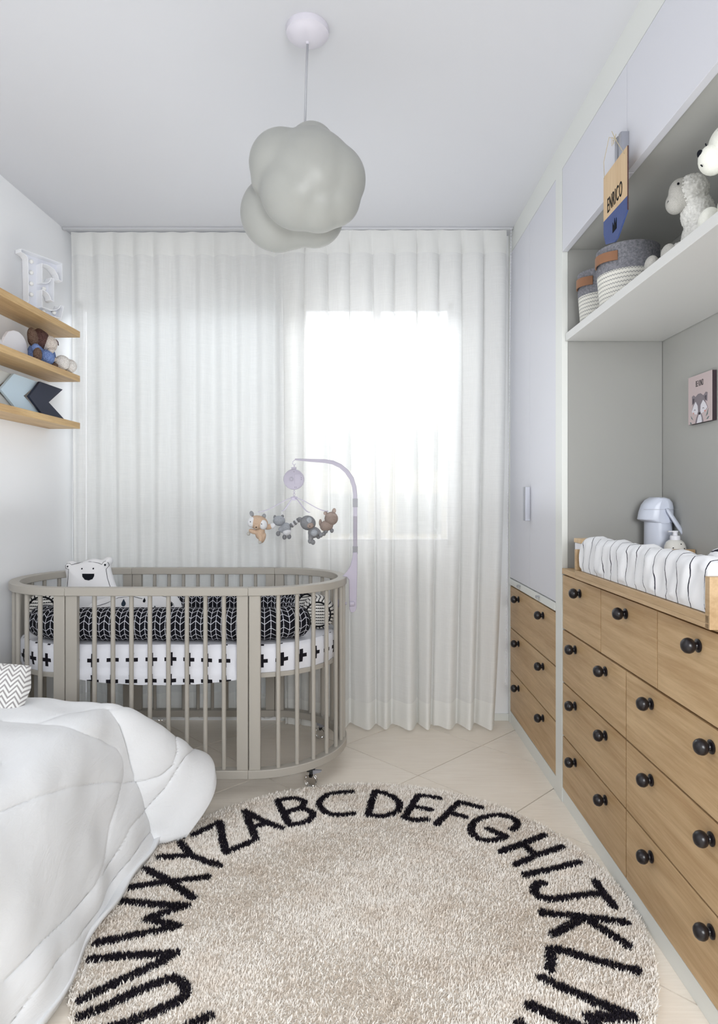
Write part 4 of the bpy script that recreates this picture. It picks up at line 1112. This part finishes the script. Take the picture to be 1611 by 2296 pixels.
for dx, dz_ in ((.002, .033), (.034, .006), (.034, -.001), (.006, -.034), (.012, -.034)): mo.part('screw', MB().ell((bc_.x+dx, MY-.0178, bc_.z+dz_), .0013, n=8, m=6), print_black, parent=mb_)
hub = P(660, 1116, MY)
mo.part('link', MB().tube([P(660, 1099, MY), P(658, 1102, MY), P(660, 1106, MY), P(662, 1102, MY), P(660, 1099, MY)], .0012, 6).tube([P(660, 1104, MY), P(658, 1109, MY), P(660, 1115, MY), P(662, 1109, MY), P(660, 1104, MY)], .0012, 6), lilac_mid, smooth=True)
mo.part('hub', MB().lathe([(.004, .006), (.014, .004), (.016, 0), (.010, -.006), (.005, -.011), (.001, -.012)], hub, (0, 0, 1), 20), lilac_mid, smooth=40)
ends = {'fox': (-.142, -.078), 'squirrel': (.142, .078), 'raccoon': (-.072, .142), 'wolf': (.080, -.145)}
for k_, (ex_, ey_) in ends.items():
    pts_ = [hub+Vector((ex_*t, ey_*t, -.060*(3*t*t-2*t**3)**.9*1.0)) for t in np.linspace(0.05, 1, 14)]
    mo.part('hanger_arm', MB().tube(pts_, .0033, 8, squash=.6), lilac_mid, smooth=True)
tips = {k_: hub+Vector((a, b, -.060)) for k_, (a, b) in ends.items()}
def toy(name, label, tip, drop_, rz=0):
    t = Thing(name, label, 'toy', tuple(tip-Vector((0, 0, drop_))), group='plush animals on the crib mobile')
    t.part('thread', MB().tube([tip, tip-Vector((0, 0, drop_-.01))], .0006, 5), white_pl)
    return t
TSC = 1.16
def E(t, name, els, m, vox=.0025, it=3, label=None):
    els = [(tuple(v*TSC for v in e[0]), tuple(v*TSC for v in e[1]))+tuple(e[2:]) for e in els]
    o = t.o; return t.part(name, blob(name, [((o[0]+e[0][0], o[1]+e[0][1], o[2]+e[0][2]), e[1], e[2] if len(e) > 2 else (0, 0, 0)) for e in els], vox, it, t.o), m, label=label)
def S(t, name, c, r, m, rot=(0, 0, 0), label=None):
    o = t.o; c = tuple(v*TSC for v in c); r = tuple(v*TSC for v in r) if isinstance(r, tuple) else r*TSC; return t.part(name, MB().ell((o[0]+c[0], o[1]+c[1], o[2]+c[2]), r, rot, 16, 10), m, smooth=True, label=label)
# fox, facing the camera
fx = toy('plush_fox', 'tan plush fox with white cheeks hanging at the left of the mobile', tips['fox'], .035)
E(fx, 'body', [((.006, .004, -.044), (.017, .018, .025), (0, 12, 0)), ((-.018, -.004, -.040), (.017, .009, .009), (0, 20, 0)), ((.010, -.006, -.066), (.008, .010, .016)), ((.017, .004, -.064), (.009, .012, .020), (0, 20, 0))], plush_tan)
S(fx, 'head', (0, 0, -.008), (.036, .028, .026), plush_tan, (0, 10, 0))
for s_ in (-1, 1):
    S(fx, 'cheek', (s_*.0195-.001, -.0105, -.010-s_*.004), (.0160, .0165, .0195), plush_lg, (0, s_*-18, 0), 'white cheek')
    S(fx, 'eye', (s_*.020-.003, -.0285, -.008-s_*.004), .0018, print_black)
    S(fx, 'ear', (s_*.022-.002, .002, .019-s_*.005), (.0075, .005, .0105), plush_dg, (0, s_*20, 0))
S(fx, 'snout', (-.002, -.018, -.020), (.011, .013, .013), plush_tan); S(fx, 'nose', (-.002, -.0305, -.0235), (.0032, .002, .002), print_black)
S(fx, 'tail', (.036, .012, -.024), (.018, .008, .010), plush_tan, (0, -12, 0)); S(fx, 'tail_tip', (.050, .012, -.020), (.011, .0075, .010), plush_lg, (0, -25, 0), 'white tail tip')
S(fx, 'paw', (-.034, -.005, -.048), (.0065, .007, .007), plush_g)
S(fx, 'paw', (.008, -.010, -.078), (.0065, .007, .006), plush_g)
# raccoon, seen from behind
rc = toy('plush_raccoon', 'grey plush raccoon with striped tail behind the fox', tips['raccoon'], .040)
E(rc, 'body', [((.016, 0, -.034), (.020, .020, .023)), ((.0, -.004, -.038), (.014, .010, .013), (0, 30, 0))], plush_mg)
S(rc, 'head', (-.011, 0, -.004), (.024, .021, .020), plush_mg); S(rc, 'ear', (-.028, .002, .010), (.006, .005, .008), plush_dg); S(rc, 'ear', (.002, .002, .014), (.006, .005, .006), plush_dg)
S(rc, 'rump', (.020, -.006, -.048), (.017, .016, .014), plush_lg)
for k in range(5): S(rc, 'tail_band', (.038+.0065*k, 0, -.022+.005*k), (.0062, .0088, .0098), plush_dg if k % 2 == 0 else plush_lg, (0, -35, 0))
for c in ((-.014, -.006, -.054), (.010, 0, -.068), (.028, 0, -.066)): S(rc, 'paw', c, (.0085, .008, .010), plush_dg)
# grey wolf cub
wf = toy('plush_wolf', 'dark grey plush wolf cub hanging right of the mobile centre', tips['wolf'], .036)
E(wf, 'body', [((.014, 0, -.040), (.020, .018, .020)), ((.026, -.004, -.034), (.019, .009, .010), (0, 42, 0)), ((.004, 0, -.056), (.009, .010, .018))], plush_dg)
S(wf, 'head', (-.006, 0, -.006), (.028, .025, .026), plush_dg, (0, 20, 0)); S(wf, 'mask', (.003, -.017, -.014), (.013, .010, .011), plush_brown, (0, 10, 0), 'taupe face mask')
S(wf, 'ear', (-.032, .0, .008), (.010, .005, .006), plush_dg, (0, 20, 0)); S(wf, 'ear', (.000, -.020, .003), (.010, .005, .012), plush_mg, (0, 15, 0))
S(wf, 'eye', (.003, -.0268, -.016), .0016, print_black)
S(wf, 'belly', (.017, -.012, -.040), (.013, .010, .012), plush_mg)
for c in ((.040, -.006, -.048), (.002, 0, -.070), (.012, 0, -.074), (.030, .01, -.054)): S(wf, 'paw', c, (.008, .008, .0095), plush_dg)
# brown squirrel
sq = toy('plush_squirrel', 'taupe brown plush squirrel at the far right of the mobile', tips['squirrel'], .030)
E(sq, 'body', [((-.008, 0, -.030), (.024, .020, .021), (0, -20, 0)), ((.008, 0, -.024), (.012, .012, .022))], plush_brown)
S(sq, 'head', (.012, 0, -.002), (.026, .024, .026), plush_brown); S(sq, 'ear', (.022, 0, .026), (.008, .005, .012), plush_brown, (0, 15, 0)); S(sq, 'ear', (-.010, 0, .018), (.008, .005, .008), plush_brown)
S(sq, 'tail', (-.030, .004, -.018), (.006, .006, .014), plush_brown)
for c in ((-.008, -.004, -.050), (-.016, 0, -.060), (.014, 0, -.048)): S(sq, 'paw', c, (.0075, .008, .009), plush_dg)

# ---------------------------------------------------------------- bed and comforter
bed = Thing('bed', 'single bed hidden under the white comforter', 'bed', (-1.17, 1.2, 0))
bed.part('bed_base', MB().box(-1.49, -.93, .25, 2.02, .02, .25), white_lac, bevel=.01)
bed.part('mattress', MB().box(-1.49, -.91, .22, 2.03, .25, .405), white_cloth, bevel=.04)
seams = [[(0, 1622), (40, 1622), (82, 1625), (130, 1634), (180, 1646), (225, 1662), (255, 1680), (268, 1705), (272, 1735), (268, 1758)],
         [(82, 1625), (150, 1608), (230, 1597), (335, 1589)],
         [(-20, 1830), (40, 1806), (85, 1788), (170, 1764), (235, 1756), (268, 1758), (320, 1750), (360, 1738), (384, 1716), (392, 1685), (386, 1650), (368, 1612)],
         [(466, 1668), (435, 1682), (408, 1700), (392, 1728), (372, 1762), (335, 1802), (283, 1857), (245, 1925), (179, 2021), (90, 2112), (0, 2200)],
         [(268, 1758), (257, 1798), (238, 1854), (225, 1925), (196, 2003)],
         [(0, 1725), (0, 1722)], [(330, 1868), (265, 1950), (215, 2040), (140, 2130), (60, 2230), (20, 2296)]]
xe, ye, zt0 = -.862, 2.035, .445
na, nb = 230, 300
A = np.linspace(-.60, .52, na); B_ = np.linspace(-1.6, .35, nb)     # across and along, 0 at the bed's edges
AA, BB = np.meshgrid(A, B_, indexing='ij')
b_ = np.maximum(BB, 0); a_ = np.maximum(AA, 0)*(1-.62*b_); rr = np.sqrt(a_**2+b_**2)+1e-9; k_ = np.where(rr > .42, .42+(rr-.42)*.30, rr)/rr; k_ = 1-(1-k_)*(2*a_*b_/rr**2); a_, b_, rr = a_*k_, b_*k_, rr*k_
ca = (2*a_*b_/(rr**2))
outw = rr*(.27+.52*ca)
rr_s = np.maximum(0, rr-.06*(1-np.exp(-rr/.08)))
dropz = np.sqrt(np.maximum(0, rr**2-outw**2))*(1-np.exp(-(rr/.10)**1.2))
outw = outw+(.045)*(1-np.exp(-rr/.08))
X = xe+np.minimum(AA, 0)+outw*a_/rr
Yv = ye+np.minimum(BB, 0)+outw*b_/rr
dome = .035*np.exp(-((AA+.28)/.30)**2)*np.clip(1-(BB+.1)/.2, 0, 1)
Z = zt0+.02*np.clip(-AA/.3, 0, 1)-dropz+dome*.6
Z = np.maximum(Z, .024+.012*np.sin(BB*40)*0)
# folds along the hem
fold = .009*np.sin(BB*9+AA*4)+.006*np.sin(BB*23-AA*9+1)
X += fold*np.clip(a_/.35, 0, 1)
ffar = .012*np.sin(AA*22)*np.clip(b_/.3, 0, 1); Yv += ffar
PXs = X/Yv*F+825; PYs = 1116+(EYE-Z)/Yv*F
flatp = np.stack([PXs.ravel(), PYs.ravel()], 1); dmin = np.full(len(flatp), 1e3)
for sline in seams:
    for p, q in zip(sline, sline[1:]):
        p = np.array(p, float); q = np.array(q, float); d = q-p; t = np.clip(((flatp-p)@d)/(d@d), 0, 1)
        dmin = np.minimum(dmin, np.hypot(*(flatp-(p+t[:, None]*d)).T))
dm = dmin.reshape(AA.shape)*Yv/F*1.35
puff = .012*(1-np.exp(-dm/.08))-.003*np.exp(-(dm/.005)**2)
rs_ = np.random.RandomState(3)
wr = np.zeros_like(AA)
for k in range(26):
    fx_, fy_, ph = rs_.uniform(-55, 55), rs_.uniform(-40, 40), rs_.uniform(0, 6.28); wr += np.sin(AA*fx_+BB*fy_+ph)*.0009
wr *= .5+.9*np.exp(-dm/.05)
G = np.stack([X, Yv, Z], 2)
du = np.gradient(G, axis=0); dv = np.gradient(G, axis=1); N = np.cross(du, dv); N /= np.linalg.norm(N, axis=2, keepdims=True)+1e-9
G = G+N*(puff+wr)[..., None]
G[..., 2] = np.maximum(G[..., 2], .014)
lw = -1.565+.0195*G[..., 1]+.012
G[..., 0] = np.maximum(G[..., 0], lw)
G[..., 1] = np.minimum(G[..., 1], 2.372)
cm = Thing('comforter', 'puffy white quilted comforter draped over the bed to the floor', 'comforter', (-1.0, 1.3, .4))
co = cm.part('quilt', MB().grid(G), comforter_m, smooth=True)
sd = co.modifiers.new('thick', 'SOLIDIFY'); sd.thickness = .012; sd.offset = -1
# chevron cushion
cu = MB()
for g, uv in cushion_pts(-1.195, 1.95, .545, .150, .080, .050, (62, 4, 10), 30): cu.grid(g, uv)
solo('zigzag_cushion', cu, zigzag_m, 'small cushion with grey and white zigzags on the bed', 'cushion', (-1.195, 1.95, .47), smooth=True)

# ---------------------------------------------------------------- round alphabet rug
RX, RY, RR = -.010, 1.750, .742
rug = Thing('round_rug', 'round cream shaggy rug with black alphabet around its edge', 'rug', (RX, RY, 0))
rug.part('backing', MB().lathe([(RR-.012, .001), (RR-.010, .006), (RR-.014, .010)], (RX, RY, 0), n=96), mat('rug_backing', srgb(214, 202, 188), .95, vary=.1), smooth=40)
def zp(sc, ox, oy): return lambda x, y: (x/sc+ox, y/sc+oy)
z4 = zp(3.661, 380, 1600); z5 = zp(3.098, 780, 1580); zr = zp(4.0275, 1100, 1800); ze = zp(3.661, 160, 1800)
L = {}
def put(ch, zf, *strokes): L.setdefault(ch, []).extend([[zf(x, y) for x, y in s] for s in strokes])
put('A', z4, [(620, 800), (665, 920), (712, 1030)], [(620, 800), (740, 870), (920, 942)], [(668, 935), (740, 920), (800, 895)])
put('B', z4, [(888, 722), (930, 810), (988, 912)], [(888, 716), (980, 697), (1080, 708), (1107, 738), (1060, 778), (950, 812)], [(960, 815), (1060, 782), (1140, 797), (1180, 830), (1150, 872), (1080, 900), (990, 914)])
put('C', z4, [(1495, 642), (1400, 647), (1310, 662), (1252, 700), (1230, 745), (1260, 792), (1330, 830), (1420, 831), (1505, 820)])
put('D', z5, [(190, 605), (165, 680), (140, 765)], [(190, 602), (260, 617), (330, 652), (360, 692), (345, 737), (290, 765), (220, 775), (140, 763)])
put('E', z5, [(490, 633), (440, 705), (395, 783)], [(490, 631), (560, 638), (638, 652)], [(455, 708), (575, 730)], [(395, 783), (460, 800), (550, 798)])
put('F', z5, [(775, 680), (690, 760), (615, 830)], [(775, 679), (925, 714)], [(722, 755), (815, 780)])
put('G', z5, [(1140, 868), (1178, 840), (1165, 802), (1110, 776), (1030, 769), (950, 781), (882, 815), (858, 860), (872, 905), (930, 938), (1000, 943), (1060, 930), (1092, 914), (1040, 890), (970, 864)])
put('H', zr, [(95, 440), (270, 378), (485, 292)], [(235, 558), (420, 475), (645, 398)], [(300, 378), (400, 468)])
put('I', zr, [(315, 652), (560, 598), (805, 538)])
put('J', zr, [(488, 730), (435, 732), (395, 780), (425, 838), (500, 866), (620, 862), (780, 842), (1005, 820)], [(955, 718), (1020, 820), (1115, 935)])
put('K', zr, [(470, 990), (800, 1022), (1228, 1080)], [(820, 1050), (680, 1122), (570, 1185)], [(870, 1050), (1050, 1160), (1238, 1288)])
put('L', zr, [(540, 1510), (548, 1312), (700, 1342), (950, 1420), (1320, 1515)])
put('M', zr, [(470, 1582), (700, 1690), (950, 1800), (1290, 1932)], [(1290, 1945), (1100, 1945), (890, 1935)], [(890, 1940), (960, 2010), (1120, 2160)], [(1120, 2160), (700, 1985), (520, 1900), (355, 1830)])
put('X', ze, [(612, 545), (760, 620), (850, 680), (1000, 773)], [(455, 697), (780, 650), (1118, 606)])
put('Y', ze, [(730, 445), (990, 436)], [(895, 330), (980, 430), (1100, 480), (1208, 510)])
put('Z', ze, [(1005, 263), (1220, 158), (1240, 300), (1270, 408), (1478, 320)])
put('W', ze, [(380, 803), (700, 835), (950, 840), (615, 950), (870, 1012), (215, 1150)])
put('V', ze, [(165, 1280), (500, 1255), (850, 1237), (780, 1290), (400, 1460), (80, 1615)])
put('U', ze, [(90, 1745), (300, 1660), (600, 1522), (820, 1447), (900, 1470), (938, 1540), (900, 1610), (700, 1710), (420, 1816), (200, 1890)])
put('T', ze, [(1125, 1758), (980, 1825), (760, 1960)], [(660, 1900), (760, 1960), (820, 2080)])
def to_floor(p): Yq = (EYE-.014)*F/(p[1]-1116); return ((p[0]-825)*Yq/F, Yq)
LF = {k: [[to_floor(p) for p in s] for s in v] for k, v in L.items()}
def polar(ch, deg, strokes, s=.165):                 # letters of the unseen near side; deg clockwise from the far point
    a = R(deg); out = (math.sin(a), math.cos(a)); side = (math.cos(a), -math.sin(a)); r0 = .60
    LF[ch] = [[(RX+out[0]*(r0+(v-.5)*s)+side[0]*(u-.35)*s, RY+out[1]*(r0+(v-.5)*s)+side[1]*(u-.35)*s) for u, v in st] for st in strokes]
polar('N', 147, [[(0, 0), (0, 1), (.65, 0), (.65, 1)]])
polar('O', 160, [[(.35+.33*math.cos(t), .5+.5*math.sin(t)) for t in np.linspace(0, 2*PI, 14)]])
polar('P', 172, [[(0, 0), (0, 1), (.4, .98), (.58, .78), (.4, .55), (0, .5)]])
polar('Q', 184, [[(.35+.33*math.cos(t), .5+.5*math.sin(t)) for t in np.linspace(0, 2*PI, 14)], [(.45, .25), (.75, -.05)]])
polar('R', 196, [[(0, 0), (0, 1), (.4, .98), (.55, .78), (.4, .55), (0, .5), (.6, 0)]])
polar('S', 208, [[(.6, .9), (.3, 1), (.05, .85), (.1, .6), (.5, .42), (.62, .2), (.4, 0), (0, .08)]])
def smooth_line(s):
    if len(s) < 3: return s
    out = []; P_ = [Vector(p) for p in s]
    for i in range(len(P_)-1):
        a, b, c, d = P_[max(i-1, 0)], P_[i], P_[i+1], P_[min(i+2, len(P_)-1)]
        for k in range(4):
            t = k/4; q = .5*((2*b)+(c-a)*t+(2*a-5*b+4*c-d)*t*t+(3*b-a-3*c+d)*t**3); out.append((q.x, q.y))
    out.append(tuple(P_[-1])); return out
rs = np.random.RandomState(11)
h = .0034; gx, gy = np.meshgrid(np.arange(-RR, RR, h), np.arange(-RR, RR, h)); pp = np.stack([gx.ravel(), gy.ravel()], 1)
pp += (rs.rand(*pp.shape)-.5)*h*1.3; pp = pp[np.hypot(*pp.T) < RR-.004]+np.array([RX, RY])
which = np.full(len(pp), -1); keys = sorted(LF)
jit = np.abs(rs.randn(len(pp)))*.0016
for ki, k in enumerate(keys):
    curved = k in 'BCDGJOPQRSU'
    for s in LF[k]:
        s = smooth_line(s) if curved else s
        for p, q in zip(s, s[1:]):
            p = np.array(p); q = np.array(q); d = q-p; t = np.clip(((pp-p)@d)/(d@d+1e-12), 0, 1)
            dd = np.hypot(*(pp-(p+t[:, None]*d)).T); which[dd < .0136-jit] = ki
def tufts(pts, seed, wd=.0026, ln=.0125, lift=1.0, lo=.35, hi=1.2):
    r = np.random.RandomState(seed); n = len(pts)
    swirl = np.sin(pts[:, 0]*9+np.cos(pts[:, 1]*7)*2)*.9+np.cos(pts[:, 1]*11-pts[:, 0]*5)*.8+r.randn(n)*1.5
    lean = r.uniform(lo, hi, n); ll = ln*r.uniform(.7, 1.25, n); w = wd*r.uniform(.7, 1.3, n)
    dx, dy = np.cos(swirl), np.sin(swirl); sx, sy = -dy, dx
    tw = r.uniform(-.9, .9, n); sx2, sy2 = sx*np.cos(tw)-sy*np.sin(tw), sx*np.sin(tw)+sy*np.cos(tw)
    z0 = .006; zm = z0+ll*np.cos(lean*.5)*.62; zt = zm+ll*np.cos(lean*1.15)*.42
    xm = ll*np.sin(lean*.5)*.6; xt = xm+ll*np.sin(lean*1.15)*.45
    V = np.zeros((n, 5, 3))
    V[:, 0] = np.stack([pts[:, 0]-sx*w/2, pts[:, 1]-sy*w/2, np.full(n, z0)], 1); V[:, 1] = np.stack([pts[:, 0]+sx*w/2, pts[:, 1]+sy*w/2, np.full(n, z0)], 1)
    V[:, 2] = np.stack([pts[:, 0]+dx*xm+sx2*w/2, pts[:, 1]+dy*xm+sy2*w/2, zm], 1); V[:, 3] = np.stack([pts[:, 0]+dx*xm-sx2*w/2, pts[:, 1]+dy*xm-sy2*w/2, zm], 1)
    V[:, 4] = np.stack([pts[:, 0]+dx*xt, pts[:, 1]+dy*xt, zt*lift], 1)
    me = bpy.data.meshes.new('pile'); V -= np.array([RX, RY, 0])
    me.vertices.add(n*5); me.vertices.foreach_set('co', V.astype(np.float32).ravel())
    base = (np.arange(n)*5)[:, None]
    quad = base+np.array([0, 1, 2, 3]); tri = base+np.array([3, 2, 4])
    loops = np.concatenate([quad, tri], 1).ravel().astype(np.int32)
    me.loops.add(len(loops)); me.loops.foreach_set('vertex_index', loops)
    starts = (np.arange(n)[:, None]*7+np.array([0, 4])).ravel().astype(np.int32)
    me.polygons.add(n*2); me.polygons.foreach_set('loop_start', starts)
    me.update(calc_edges=True); me.shade_smooth(); return me
cream = pp[which < 0]
rug.part('pile', tufts(cream, 1), pile_m, kind='stuff')
for ki, k in enumerate(keys):
    sel = pp[which == ki]
    if len(sel) > 20:
        sel = np.concatenate([sel, sel+(rs.rand(*sel.shape)-.5)*.003])
        rug.part('letter', tufts(sel, 50+ki, .0034, .0125, 1.0, .1, .7), pile_k, label='black tufted letter '+k)
